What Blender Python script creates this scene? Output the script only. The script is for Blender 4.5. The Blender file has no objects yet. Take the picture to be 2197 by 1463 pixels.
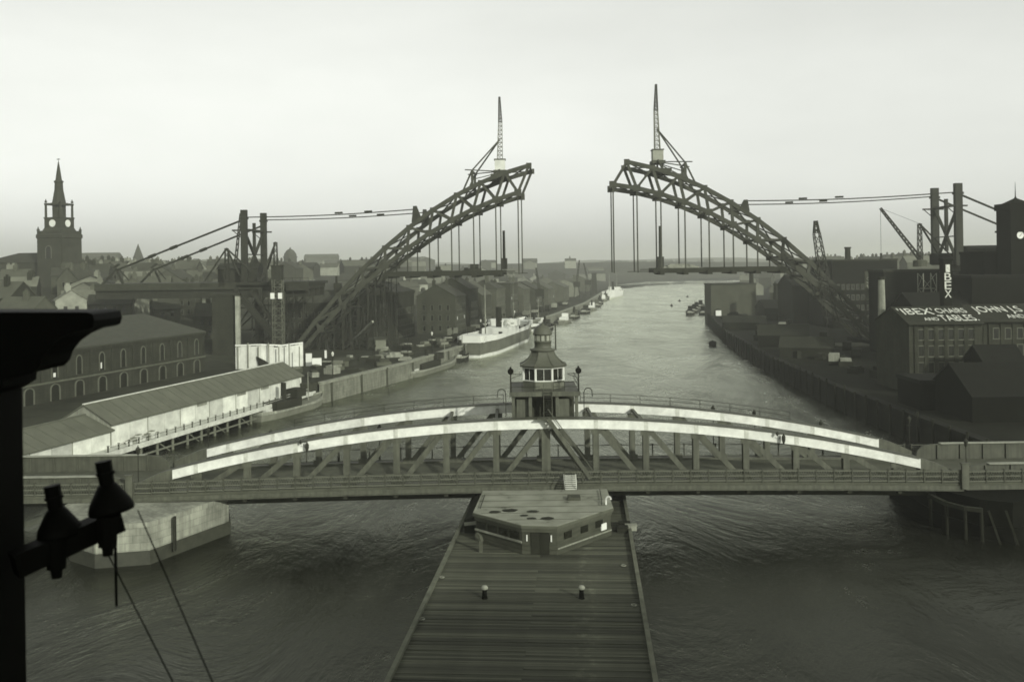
import bpy, math, random
from mathutils import Vector, Matrix
R = math.radians
random.seed(28)
SC = bpy.context.scene
COL = SC.collection

# ------------------------------------------------------------------ camera, sky, sun, exposure
FOC, ROLL, CAMZ = 2050.0, 0.0145, 28.0           # focal length in photo pixels, roll, eye height above the river
CX, CY, HB = 1098.5, 731.5, -164.0
cam = bpy.data.cameras.new('camera')
cam.sensor_width = 36.0
cam.lens = FOC / 2197 * 36
cam.shift_x = 2.4 / 2197
cam.shift_y = HB / 2197
cam.clip_start, cam.clip_end = 0.05, 30000
cam.dof.use_dof = True
cam.dof.focus_distance = 160
cam.dof.aperture_fstop = 6.5
camo = bpy.data.objects.new('camera', cam)
COL.objects.link(camo)
camo.matrix_world = Matrix.Translation((0, 0, CAMZ)) @ Matrix.Rotation(R(90), 4, 'X') @ Matrix.Rotation(-ROLL, 4, 'Z')
SC.camera = camo

SUN_EL, SUN_AZ = R(21), math.atan2(0.56, -0.83)     # azimuth from +Y towards +X
sun_dir = Vector((math.sin(SUN_AZ) * math.cos(SUN_EL), math.cos(SUN_AZ) * math.cos(SUN_EL), math.sin(SUN_EL)))
w = bpy.data.worlds.new('World'); SC.world = w; w.use_nodes = True
nt = w.node_tree; nt.nodes.clear()
out = nt.nodes.new('ShaderNodeOutputWorld'); bg = nt.nodes.new('ShaderNodeBackground')
sky = nt.nodes.new('ShaderNodeTexSky'); sky.sky_type = 'NISHITA'; sky.sun_disc = False
sky.sun_elevation = SUN_EL; sky.sun_rotation = SUN_AZ
sky.air_density = 1.0; sky.dust_density = 3.0; sky.ozone_density = 1.0
bw = nt.nodes.new('ShaderNodeRGBToBW')
# a thin even winter overcast: the clear sky is evened out towards one level and broken by faint cloud
tc = nt.nodes.new('ShaderNodeTexCoord'); mp = nt.nodes.new('ShaderNodeMapping'); mp.inputs['Scale'].default_value = (1.5, 1.5, 5.0)
nz = nt.nodes.new('ShaderNodeTexNoise'); nz.inputs['Scale'].default_value = 2.2; nz.inputs['Detail'].default_value = 6; nz.inputs['Roughness'].default_value = 0.55
cl = nt.nodes.new('ShaderNodeMapRange'); cl.inputs['From Min'].default_value = 0.3; cl.inputs['From Max'].default_value = 0.7
cl.inputs['To Min'].default_value = 0.95; cl.inputs['To Max'].default_value = 1.05
ev = nt.nodes.new('ShaderNodeMix'); ev.data_type = 'FLOAT'; ev.inputs[0].default_value = 0.35; ev.inputs[3].default_value = 5.3
mu = nt.nodes.new('ShaderNodeMath'); mu.operation = 'MULTIPLY'
vl = nt.nodes.new('ShaderNodeMath'); vl.operation = 'MINIMUM'; vl.inputs[1].default_value = 10.0     # the veil of cloud dulls the glare round the sun
tint = nt.nodes.new('ShaderNodeVectorMath'); tint.operation = 'SCALE'; tint.inputs[0].default_value = (1.56, 1.6, 1.51)
nt.links.new(sky.outputs[0], bw.inputs[0]); nt.links.new(bw.outputs[0], vl.inputs[0]); nt.links.new(vl.outputs[0], ev.inputs[2])
nt.links.new(tc.outputs['Generated'], mp.inputs[0]); nt.links.new(mp.outputs[0], nz.inputs[0]); nt.links.new(nz.outputs[0], cl.inputs[0])
nt.links.new(ev.outputs[0], mu.inputs[0]); nt.links.new(cl.outputs[0], mu.inputs[1]); nt.links.new(mu.outputs[0], tint.inputs['Scale'])
nt.links.new(tint.outputs[0], bg.inputs[0]); bg.inputs[1].default_value = 0.139
nt.links.new(bg.outputs[0], out.inputs[0])

sl = bpy.data.lights.new('sun', 'SUN'); sl.energy = 4.2; sl.angle = R(1.2); sl.color = (1.0, 1.0, 0.91)
so = bpy.data.objects.new('sun', sl); COL.objects.link(so)
so.rotation_euler = sun_dir.to_track_quat('Z', 'Y').to_euler()
SC.view_settings.view_transform = 'Standard'; SC.view_settings.look = 'None'
SC.view_settings.exposure = 0.0; SC.view_settings.gamma = 1.0
SC.render.engine = 'CYCLES'
SC.cycles.use_denoising = True
SC.cycles.max_bounces = 5; SC.cycles.diffuse_bounces = 2; SC.cycles.glossy_bounces = 2
SC.cycles.transmission_bounces = 2; SC.cycles.volume_bounces = 0; SC.cycles.transparent_max_bounces = 4
SC.cycles.filter_width = 1.7

# ------------------------------------------------------------------ placing helpers
cr, sr = math.cos(ROLL), math.sin(ROLL)
def ray(px, py):
    a, b = px - CX, py - CY
    return a * cr - b * sr, a * sr + b * cr - HB
def at(px, py, Y):
    a, b = ray(px, py); return Vector((a * Y / FOC, Y, CAMZ - b * Y / FOC))
def on(px, py, z=0.0):
    a, b = ray(px, py); Y = (CAMZ - z) * FOC / b; return Vector((a * Y / FOC, Y, z))
def lerp(a, b, t): return a + (b - a) * t
def sstep(a, b, x):
    t = max(0.0, min(1.0, (x - a) / (b - a))); return t * t * (3 - 2 * t)
def interp(tab, y):
    if y <= tab[0][1]: return tab[0][0]
    for (x0, y0), (x1, y1) in zip(tab, tab[1:]):
        if y <= y1: return lerp(x0, x1, (y - y0) / (y1 - y0))
    return tab[-1][0]

# ------------------------------------------------------------------ materials (toned black-and-white print: greys with an olive cast)
MATS = {}
def tone(g, warm=1.0):
    k = max(0.0, min(1.0, g / 0.7)) ** 0.5
    return (g * lerp(0.93, 0.98, k), g, g * lerp(0.62, 0.93, k))
def M(name, g, rough=0.8, spec=0.2, var=0.25, scale=0.6, stretch=(1, 1, 1), bump=0.0, streak=False, brick=None, metal=0.0, rnd=0.0):
    if name in MATS: return MATS[name]
    m = bpy.data.materials.new(name); m.use_nodes = True; n = m.node_tree; p = n.nodes['Principled BSDF']
    c = tone(g)
    p.inputs['Roughness'].default_value = rough; p.inputs['Specular IOR Level'].default_value = spec; p.inputs['Metallic'].default_value = metal
    t = n.nodes.new('ShaderNodeTexCoord'); mp_ = n.nodes.new('ShaderNodeMapping'); mp_.inputs['Scale'].default_value = stretch
    n.links.new(t.outputs['Object'], mp_.inputs[0])
    a = n.nodes.new('ShaderNodeTexNoise'); a.inputs['Scale'].default_value = scale; a.inputs['Detail'].default_value = 8; a.inputs['Roughness'].default_value = 0.65
    n.links.new(mp_.outputs[0], a.inputs[0])
    ramp = n.nodes.new('ShaderNodeMapRange'); ramp.inputs['From Min'].default_value = 0.3; ramp.inputs['From Max'].default_value = 0.7
    ramp.inputs['To Min'].default_value = 1 - var; ramp.inputs['To Max'].default_value = 1 + var
    n.links.new(a.outputs[0], ramp.inputs[0]); f = ramp.outputs[0]
    if streak:      # rain streaks running down the face
        m2 = n.nodes.new('ShaderNodeMapping'); m2.inputs['Scale'].default_value = (2.2, 2.2, 0.12)
        b = n.nodes.new('ShaderNodeTexNoise'); b.inputs['Scale'].default_value = 1.4; b.inputs['Detail'].default_value = 5
        r2 = n.nodes.new('ShaderNodeMapRange'); r2.inputs['From Min'].default_value = 0.35; r2.inputs['From Max'].default_value = 0.65
        r2.inputs['To Min'].default_value = 0.72; r2.inputs['To Max'].default_value = 1.08
        x = n.nodes.new('ShaderNodeMath'); x.operation = 'MULTIPLY'
        n.links.new(t.outputs['Object'], m2.inputs[0]); n.links.new(m2.outputs[0], b.inputs[0]); n.links.new(b.outputs[0], r2.inputs[0])
        n.links.new(f, x.inputs[0]); n.links.new(r2.outputs[0], x.inputs[1]); f = x.outputs[0]
    if rnd:
        oi = n.nodes.new('ShaderNodeObjectInfo'); r3 = n.nodes.new('ShaderNodeMapRange')
        r3.inputs['To Min'].default_value = 1 - rnd; r3.inputs['To Max'].default_value = 1 + rnd
        x = n.nodes.new('ShaderNodeMath'); x.operation = 'MULTIPLY'
        n.links.new(oi.outputs['Random'], r3.inputs[0]); n.links.new(f, x.inputs[0]); n.links.new(r3.outputs[0], x.inputs[1]); f = x.outputs[0]
    if brick:
        bk = n.nodes.new('ShaderNodeTexBrick'); bk.inputs['Scale'].default_value = 1.0
        bk.inputs['Brick Width'].default_value = brick[0]; bk.inputs['Row Height'].default_value = brick[1]; bk.inputs['Mortar Size'].default_value = brick[1] * 0.06
        bk.inputs['Color1'].default_value = (1.05,) * 3 + (1,); bk.inputs['Color2'].default_value = (0.88,) * 3 + (1,); bk.inputs['Mortar'].default_value = (0.75,) * 3 + (1,)
        sp = n.nodes.new('ShaderNodeSeparateXYZ'); cb = n.nodes.new('ShaderNodeCombineXYZ'); ad = n.nodes.new('ShaderNodeMath')
        n.links.new(t.outputs['Object'], sp.inputs[0]); n.links.new(sp.outputs[0], ad.inputs[0]); n.links.new(sp.outputs[1], ad.inputs[1])
        n.links.new(ad.outputs[0], cb.inputs[0]); n.links.new(sp.outputs[2], cb.inputs[1]); n.links.new(cb.outputs[0], bk.inputs[0])
        b2 = n.nodes.new('ShaderNodeRGBToBW'); x = n.nodes.new('ShaderNodeMath'); x.operation = 'MULTIPLY'
        n.links.new(bk.outputs[0], b2.inputs[0]); n.links.new(f, x.inputs[0]); n.links.new(b2.outputs[0], x.inputs[1]); f = x.outputs[0]
    v = n.nodes.new('ShaderNodeVectorMath'); v.operation = 'SCALE'; v.inputs[0].default_value = c
    n.links.new(f, v.inputs['Scale']); n.links.new(v.outputs[0], p.inputs['Base Color'])
    if bump:
        bp = n.nodes.new('ShaderNodeBump'); bp.inputs['Strength'].default_value = bump; bp.inputs['Distance'].default_value = 0.1
        n.links.new(a.outputs[0], bp.inputs['Height']); n.links.new(bp.outputs[0], p.inputs['Normal'])
    MATS[name] = m
    return m

STEEL = M('dark_steel', 0.02, 0.7, 0.15, 0.35, 0.8)
STEEL2 = M('bridge_grey_paint', 0.072, 0.6, 0.2, 0.22, 1.2, streak=True)
STEEL3 = M('girder_grey', 0.06, 0.6, 0.2, 0.25, 0.7, streak=True)
WHITE = M('white_paint', 0.54, 0.65, 0.2, 0.2, 0.9, rnd=0.08)
WHITEB = M('white_boards', 0.44, 0.75, 0.2, 0.28, 0.45, rnd=0.28)
GREYB = M('weathered_boards', 0.20, 0.85, 0.15, 0.25, 0.7, streak=True)
PALE = M('pale_hoarding', 0.48, 0.8, 0.2, 0.18, 0.5)
STONE = M('pale_stone', 0.21, 0.85, 0.2, 0.45, 0.35, streak=True, brick=(1.6, 0.7))
QSTONE = M('quay_stone', 0.14, 0.85, 0.2, 0.35, 0.4, streak=True, brick=(1.6, 0.6))
WEED = M('tide_weed', 0.03, 0.6, 0.3, 0.4, 0.8)
SOOT = M('soot_stone', 0.030, 0.9, 0.1, 0.3, 0.3, streak=True, brick=(1.2, 0.5))
SOOT2 = M('soot_brick', 0.022, 0.9, 0.1, 0.3, 0.3, brick=(0.9, 0.35))
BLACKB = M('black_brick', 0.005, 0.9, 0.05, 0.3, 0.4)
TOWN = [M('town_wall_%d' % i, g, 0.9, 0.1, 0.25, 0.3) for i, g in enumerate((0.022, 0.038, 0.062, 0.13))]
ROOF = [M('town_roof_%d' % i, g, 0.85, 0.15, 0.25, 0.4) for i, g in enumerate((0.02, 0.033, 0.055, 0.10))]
SLATE = M('slate_roof', 0.036, 0.75, 0.25, 0.25, 0.6, stretch=(1, 1, 3))
FELT = M('felt_roof', 0.085, 0.8, 0.15, 0.2, 0.35)
BLACK = M('black_iron', 0.004, 0.6, 0.05, 0.3, 3)
PLANK = M('jetty_plank', 0.046, 0.85, 0.15, 0.45, 0.9, stretch=(0.35, 5, 1), rnd=0.48)
PLANK2 = M('jetty_timber', 0.06, 0.85, 0.15, 0.35, 0.9)
TAR = M('tarred_timber', 0.016, 0.8, 0.1, 0.3, 0.8)
ROAD = M('bridge_road', 0.058, 0.85, 0.15, 0.25, 0.6)
DARKP = M('dark_pane', 0.012, 0.25, 0.4, 0.2, 1)
GROUND = M('quay_ground', 0.03, 0.95, 0.05, 0.5, 0.12)
HILL = M('hill_ground', 0.08, 0.95, 0.05, 0.4, 0.02)
HULL = M('ship_hull', 0.085, 0.6, 0.3, 0.3, 0.3)
LEAD = M('grey_lead', 0.06, 0.6, 0.25, 0.18, 1.0)
WIRE = M('cable_wire', 0.02, 0.7, 0.1, 0.1, 1)
CLOCK = M('clock_white', 0.55, 0.6, 0.3, 0.03, 1)
LIGHTW = M('light_timber', 0.42, 0.85, 0.15, 0.25, 1.0)
FOLI = M('scrub_leaf', 0.025, 0.9, 0.05, 0.4, 0.5)

# ------------------------------------------------------------------ mesh builder
class MB:
    def __init__(s): s.v, s.f, s.mi, s.cur = [], [], [], 0
    def mat(s, i): s.cur = i; return s
    def poly(s, pts):
        b = len(s.v); s.v += [tuple(p) for p in pts]; s.f.append(tuple(range(b, b + len(pts)))); s.mi.append(s.cur)
    def hexa(s, p):
        b = len(s.v); s.v += [tuple(q) for q in p]
        for f in ((0, 3, 2, 1), (4, 5, 6, 7), (0, 1, 5, 4), (1, 2, 6, 5), (2, 3, 7, 6), (3, 0, 4, 7)):
            s.f.append(tuple(b + i for i in f)); s.mi.append(s.cur)
    def box(s, x0, x1, y0, y1, z0, z1):
        s.hexa([(x0, y0, z0), (x1, y0, z0), (x1, y1, z0), (x0, y1, z0), (x0, y0, z1), (x1, y0, z1), (x1, y1, z1), (x0, y1, z1)]); return s
    def beam(s, p, q, w, h=None, up=(0, 0, 1)):
        h = h or w; p, q = Vector(p), Vector(q); d = (q - p).normalized(); u = Vector(up)
        if abs(d.dot(u)) > 0.98: u = Vector((0, 1, 0))
        a = d.cross(u).normalized() * (w / 2); b = a.cross(d).normalized() * (h / 2)
        s.hexa([p - a - b, p + a - b, q + a - b, q - a - b, p - a + b, p + a + b, q + a + b, q - a + b]); return s
    def tube(s, p, q, r0, r1=None, n=8, cap=True):
        r1 = r0 if r1 is None else r1; p, q = Vector(p), Vector(q); d = (q - p).normalized()
        u = Vector((0, 0, 1)) if abs(d.z) < 0.9 else Vector((1, 0, 0)); a = d.cross(u).normalized(); b = d.cross(a)
        k = len(s.v)
        for c, r in ((p, r0), (q, r1)):
            for i in range(n):
                t = 2 * math.pi * i / n; s.v.append(tuple(c + (a * math.cos(t) + b * math.sin(t)) * r))
        for i in range(n):
            j = (i + 1) % n; s.f.append((k + i, k + j, k + n + j, k + n + i)); s.mi.append(s.cur)
        if cap:
            s.f.append(tuple(k + i for i in reversed(range(n)))); s.f.append(tuple(k + n + i for i in range(n))); s.mi += [s.cur] * 2
        return s
    def lathe(s, prof, n=16, c=(0, 0), ph=0.0):
        k = len(s.v)
        for r, z in prof:
            for i in range(n):
                t = 2 * math.pi * i / n + ph; s.v.append((c[0] + r * math.cos(t), c[1] + r * math.sin(t), z))
        for j in range(len(prof) - 1):
            for i in range(n):
                i2 = (i + 1) % n; s.f.append((k + j * n + i, k + j * n + i2, k + (j + 1) * n + i2, k + (j + 1) * n + i)); s.mi.append(s.cur)
        s.f.append(tuple(k + (len(prof) - 1) * n + i for i in range(n))); s.mi.append(s.cur)
        s.f.append(tuple(k + i for i in reversed(range(n)))); s.mi.append(s.cur)
        return s
    def prism(s, pts, z0, z1):      # plan polygon, counter-clockwise
        n = len(pts); k = len(s.v); s.v += [(x, y, z0) for x, y in pts] + [(x, y, z1) for x, y in pts]
        for i in range(n):
            j = (i + 1) % n; s.f.append((k + i, k + j, k + n + j, k + n + i)); s.mi.append(s.cur)
        s.f.append(tuple(k + n + i for i in range(n))); s.f.append(tuple(k + i for i in reversed(range(n)))); s.mi += [s.cur] * 2
        return s
    def slab(s, pts, y0, y1):       # profile in XZ, given thickness in Y
        n = len(pts); k = len(s.v); s.v += [(x, y0, z) for x, z in pts] + [(x, y1, z) for x, z in pts]
        for i in range(n):
            j = (i + 1) % n; s.f.append((k + i, k + j, k + n + j, k + n + i)); s.mi.append(s.cur)
        s.f.append(tuple(k + i for i in range(n))); s.f.append(tuple(k + n + i for i in reversed(range(n)))); s.mi += [s.cur] * 2
        return s
    def path(s, pts, w, h=None):
        for a, b in zip(pts, pts[1:]):
            d = (Vector(b) - Vector(a)).normalized() * (w * 0.25); s.beam(Vector(a) - d, Vector(b) + d, w, h)
        return s
    def mesh(s, name, mats, smooth=False):
        me = bpy.data.meshes.new(name); me.from_pydata(s.v, [], s.f)
        for m in (mats if isinstance(mats, (list, tuple)) else [mats]): me.materials.append(m)
        if any(s.mi): me.polygons.foreach_set('material_index', s.mi)
        if smooth: me.polygons.foreach_set('use_smooth', [True] * len(me.polygons))
        me.update(); return me
    def build(s, name, mats, parent=None, smooth=False): return put(name, s.mesh(name, mats, smooth), parent)

def put(name, me, parent=None, loc=None, rz=0.0, scale=None):
    o = bpy.data.objects.new(name, me); COL.objects.link(o)
    if parent is not None: o.parent = parent
    if loc is not None: o.location = loc
    if rz: o.rotation_euler = (0, 0, rz)
    if scale: o.scale = scale
    return o
def tag(o, label, cat, group=None):
    o['label'] = label; o['category'] = cat
    if group: o['group'] = group
    return o
def thing(name, label, cat, loc=(0, 0, 0), rz=0.0, group=None): return tag(put(name, None, None, loc, rz), label, cat, group)
def structure(o): o['kind'] = 'structure'; return o
def stuff(o): o['kind'] = 'stuff'; return o
def dup(root, label=None, loc=None, rz=None):
    def cp(o, par):
        c = o.copy(); COL.objects.link(c); c.parent = par
        for ch in o.children: cp(ch, c)
        return c
    r = cp(root, None)
    if label: r['label'] = label
    if loc is not None: r.location = loc
    if rz is not None: r.rotation_euler = (0, 0, rz)
    return r
def lettering(body, size, parent, mat, matrix, name='lettering', bold=0.02, sx=1.0, width=None):
    cu = bpy.data.curves.new('lettering', 'FONT'); cu.body = body; cu.size = size; cu.extrude = 0.02; cu.offset = 0.0
    t = bpy.data.objects.new('tmp', cu); COL.objects.link(t)
    bpy.context.view_layer.update()
    me = bpy.data.meshes.new_from_object(t.evaluated_get(bpy.context.evaluated_depsgraph_get()))
    bpy.data.objects.remove(t); me.materials.clear(); me.materials.append(mat)
    xs = [v.co.x for v in me.vertices]; k = (width / (max(xs) - min(xs))) if width else sx
    for v in me.vertices: v.co.x = (v.co.x - min(xs)) * k
    o = put(name, me, parent); o.matrix_local = matrix; return o

# ------------------------------------------------------------------ river, ground, banks
LB = [(-95, -60), (-72, 60), (-66, 110), (-60, 140), (-47, 194), (-39, 197), (-26, 236), (-15.4, 280), (-8, 320), (2, 370), (20, 450), (45, 580), (72, 765), (118, 1043), (170, 1180), (260, 1290), (450, 1380), (900, 1450)]
RB = [(61, -60), (61, 182), (64.5, 244), (72, 319), (87.5, 425), (112, 520), (139, 675), (190, 900), (260, 1100), (330, 1200), (520, 1290), (1000, 1345)]
def zl(X, Y):
    t = interp(LB, Y) - X
    return 4.2 + 17.0 * sstep(55, 190, t) + 8 * sstep(220, 700, t)
def zr(X, Y):
    t = X - interp(RB, Y)
    return 4.2 + 15.0 * sstep(42, 85, t) + 9 * sstep(100, 400, t)
def bank(name, tab, sgn, hf, y1, gm):
    ys = [y for _, y in tab if y <= y1]; ys = sorted(set(ys + [y for y in range(-60, int(y1), 25)]))
    ts = [0, 3, 20, 40, 48, 55, 65, 75, 85, 110, 140, 170, 200, 300, 450, 700, 1200, 3000]
    v, f = [], []
    for y in ys:
        x0 = interp(tab, y)
        for t in ts: v.append((x0 + sgn * t, y, hf(x0 + sgn * t, y)))
    n = len(ts)
    for i in range(len(ys) - 1):
        for j in range(n - 1):
            a = i * n + j; q = (a, a + 1, a + n + 1, a + n); f.append(q if sgn < 0 else q[::-1])
    me = bpy.data.meshes.new(name); me.from_pydata(v, [], [g[::-1] for g in f]); me.materials.append(gm)
    return structure(put(name, me))
bank('quay_ground_newcastle', LB, -1, zl, 1450, GROUND)
bank('quay_ground_gateshead', RB, 1, zr, 1345, M('wharf_ground', .011, .95, .05, .5, .12))

def far_hills():
    v, f = [], []; xs = list(range(-5200, 5201, 130)); ys = [1280, 1345, 1450, 1600, 1800, 2050, 2350, 2700, 3100, 3600, 4200, 5000, 5900]
    rnd = random.Random(5); ph = [rnd.uniform(0, 6.28) for _ in range(6)]
    for j, y in enumerate(ys):
        for x in xs:
            k = sstep(1350, 3200, y)
            h = 4 + 20 * k + 13 * k * (math.sin(x / 430 + ph[0] + y / 900) + 0.6 * math.sin(x / 170 + ph[1]) + 0.35 * math.sin(x / 71 + ph[2]))
            if x < -350: h += 18 * sstep(-350, -900, x) * (0.3 + 0.7 * k)
            if y == 1280: h = -3
            if y == 1345: h = -2 if x < 1050 else 4
            if y == 1450: h = 2
            v.append((x, y, h))
    n = len(xs)
    for j in range(len(ys) - 1):
        for i in range(n - 1): a = j * n + i; f.append((a, a + 1, a + n + 1, a + n))
    me = bpy.data.meshes.new('hills'); me.from_pydata(v, [], f); me.materials.append(HILL)
    me.polygons.foreach_set('use_smooth', [True] * len(me.polygons))
    structure(put('hills', me))
far_hills()
structure(MB().box(-5600, 5600, -700, 6200, -4.4, -4.0).build('ground', HILL))

def water():
    m = bpy.data.materials.new('river_water'); m.use_nodes = True; n = m.node_tree; p = n.nodes['Principled BSDF']
    p.inputs['Base Color'].default_value = tone(0.007) + (1,)
    p.inputs['Roughness'].default_value = 0.22; p.inputs['IOR'].default_value = 1.20; p.inputs['Specular IOR Level'].default_value = 0.5; p.inputs['Specular Tint'].default_value = (.95, 1.0, .74, 1)
    t = n.nodes.new('ShaderNodeTexCoord')
    def noise(scale, st, det=6, rough=0.6, dist=0.0, rot=0.0):
        mp_ = n.nodes.new('ShaderNodeMapping'); mp_.inputs['Scale'].default_value = st; mp_.inputs['Rotation'].default_value = (0, 0, rot)
        a = n.nodes.new('ShaderNodeTexNoise'); a.inputs['Scale'].default_value = scale; a.inputs['Detail'].default_value = det
        a.inputs['Roughness'].default_value = rough; a.inputs['Distortion'].default_value = dist
        n.links.new(t.outputs['Object'], mp_.inputs[0]); n.links.new(mp_.outputs[0], a.inputs[0]); return a
    big = noise(0.05, (1.0, 0.40, 1), 8, 0.68, 2.0, 0.35)      # eddies and slicks of the tide
    mid = noise(0.22, (1.0, 0.45, 1), 7, 0.65, 1.0, 0.2)
    fine = noise(2.2, (1.0, 0.6, 1), 4, 0.6, 0.2, 0.1)
    r = n.nodes.new('ShaderNodeMapRange'); r.inputs['From Min'].default_value = 0.35; r.inputs['From Max'].default_value = 0.68
    r.inputs['To Min'].default_value = 0.30; r.inputs['To Max'].default_value = 0.10
    n.links.new(big.outputs[0], r.inputs[0]); 
    b1 = n.nodes.new('ShaderNodeBump'); b1.inputs['Strength'].default_value = 0.36; b1.inputs['Distance'].default_value = 2.6
    b2 = n.nodes.new('ShaderNodeBump'); b2.inputs['Strength'].default_value = 0.12; b2.inputs['Distance'].default_value = 0.35
    b3 = n.nodes.new('ShaderNodeBump'); b3.inputs['Strength'].default_value = 0.18; b3.inputs['Distance'].default_value = 0.06
    r9 = n.nodes.new('ShaderNodeMapRange'); r9.inputs['From Min'].default_value = 0.40; r9.inputs['From Max'].default_value = 0.62; r9.inputs['To Min'].default_value = 0.75; r9.inputs['To Max'].default_value = 0.05
    n.links.new(big.outputs[0], r9.inputs[0]); n.links.new(r9.outputs[0], b2.inputs['Strength']); n.links.new(r9.outputs[0], b3.inputs['Strength'])
    n.links.new(big.outputs[0], b1.inputs['Height']); n.links.new(mid.outputs[0], b2.inputs['Height']); n.links.new(fine.outputs[0], b3.inputs['Height'])
    n.links.new(b1.outputs[0], b2.inputs['Normal']); n.links.new(b2.outputs[0], b3.inputs['Normal']); 
    fr = n.nodes.new('ShaderNodeFresnel'); fr.inputs['IOR'].default_value = 1.21
    df = n.nodes.new('ShaderNodeBsdfDiffuse'); df.inputs['Color'].default_value = tone(0.008) + (1,)
    gl = n.nodes.new('ShaderNodeBsdfGlossy'); gl.inputs['Color'].default_value = (.965, 1.0, .86, 1)
    mx = n.nodes.new('ShaderNodeMixShader'); n.links.new(r.outputs[0], gl.inputs['Roughness'])
    for q in (fr, df, gl): n.links.new(b3.outputs[0], q.inputs['Normal'])
    n.links.new(fr.outputs[0], mx.inputs[0]); n.links.new(df.outputs[0], mx.inputs[1]); n.links.new(gl.outputs[0], mx.inputs[2])
    n.links.new(mx.outputs[0], n.nodes['Material Output'].inputs['Surface']); n.nodes.remove(p)
    me = bpy.data.meshes.new('river_water'); me.from_pydata([(-300, -300, 0), (1500, -300, 0), (1500, 1500, 0), (-300, 1500, 0)], [], [(0, 1, 2, 3)])
    me.materials.append(m); structure(put('river_water', me))
water()

def quay_wall(name, label, tab, ya, yb, mat, cope, sgn, z1=4.35):
    root = thing(name, label, 'wall')
    pts = [(x, y) for x, y in tab if ya < y < yb]; pts = [(interp(tab, ya), ya)] + pts + [(interp(tab, yb), yb)]
    fine = []
    for (xa, y_a), (xb, y_b) in zip(pts, pts[1:]):
        n = max(1, int((y_b - y_a) / 12))
        for i in range(n): fine.append((lerp(xa, xb, i / n), lerp(y_a, y_b, i / n)))
    fine.append(pts[-1])
    a, c = MB(), MB()
    for (xa, y_a), (xb, y_b) in zip(fine, fine[1:]):
        o, i = sgn * -0.35, sgn * 0.9
        a.hexa([(xa + o, y_a, -4), (xa + i, y_a, -4), (xb + i, y_b, -4), (xb + o, y_b, -4), (xa + o * .4, y_a, z1 - .45), (xa + i, y_a, z1 - .45), (xb + i, y_b, z1 - .45), (xb + o * .4, y_b, z1 - .45)])
        c.hexa([(xa + o * 1.1, y_a, z1 - .44), (xa + i * 1.3, y_a, z1 - .44), (xb + i * 1.3, y_b, z1 - .44), (xb + o * 1.1, y_b, z1 - .44), (xa + o * 1.1, y_a, z1), (xa + i * 1.3, y_a, z1), (xb + i * 1.3, y_b, z1), (xb + o * 1.1, y_b, z1)])
    a.build('wall_face', mat, root); c.build('coping', cope, root)
    return root, fine
COPE = M('coping_stone', 0.17, 0.85, 0.2, 0.3, 0.7)
DQ = M('dark_wharf', 0.010, 0.85, 0.1, 0.35, 0.5, streak=True)
ql, qlp = quay_wall('quay_wall', 'pale stone quay wall running past the foot of the left half arch', LB, 197, 900, QSTONE, COPE, -1)
quay_wall('shore_wall', 'dark shore wall behind the white timber landing shed', LB, -60, 196.5, SOOT, SOOT, -1)
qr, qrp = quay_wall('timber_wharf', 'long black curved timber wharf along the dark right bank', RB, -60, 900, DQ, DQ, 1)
pile = MB().tube((0, 0, -4), (0, 0, 4.9), 0.22, 0.2, 6).mesh('pile', TAR)
for k in range(64):
    y = 96 + k * 5.2; put('pile', pile, qr, (interp(RB, y) - 0.55, y, random.uniform(-.2, .3)))
fend = MB().box(-.18, .18, -.18, .18, -3, 4.1).mesh('fender', M('fender_timber', 0.05, .9, .1, .3, 1))
for k in range(11):
    y = 199 + k * 14 + random.uniform(-5, 5); put('fender', fend, ql, (interp(LB, y) + 0.5, y, random.uniform(-.4, .2)))

# ------------------------------------------------------------------ the swing bridge
BX, BY = 3.4, 105.75
HALF, PAN = 43.0, 5.22
def zc(x): return -0.55 * (x / HALF) ** 2
def chz(x): return 11.35 - 4.65 * (x / 38.8) ** 2
swing = thing('swing_bridge', 'low swing bridge with two white hog-backed truss chords across the river', 'bridge', (BX, BY, 0))
def strip(fn, x0, x1, n, y0, y1, dz0, dz1):
    b = MB()
    for i in range(n):
        a, c = lerp(x0, x1, i / n), lerp(x0, x1, (i + 1) / n)
        b.hexa([(a, y0, fn(a) + dz0), (c, y0, fn(c) + dz0), (c, y1, fn(c) + dz0), (a, y1, fn(a) + dz0), (a, y0, fn(a) + dz1), (c, y0, fn(c) + dz1), (c, y1, fn(c) + dz1), (a, y1, fn(a) + dz1)])
    return b
strip(zc, -HALF, HALF, 24, -5.1, 5.1, 4.75, 5.15).build('roadway', ROAD, swing)
UNDER = M('bridge_underside', 0.03, 0.8, 0.1, 0.3, 0.8)
strip(zc, -HALF + .3, HALF - .3, 16, -5.0, 5.0, 3.5, 4.7).build('floor_girder', UNDER, swing)
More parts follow.
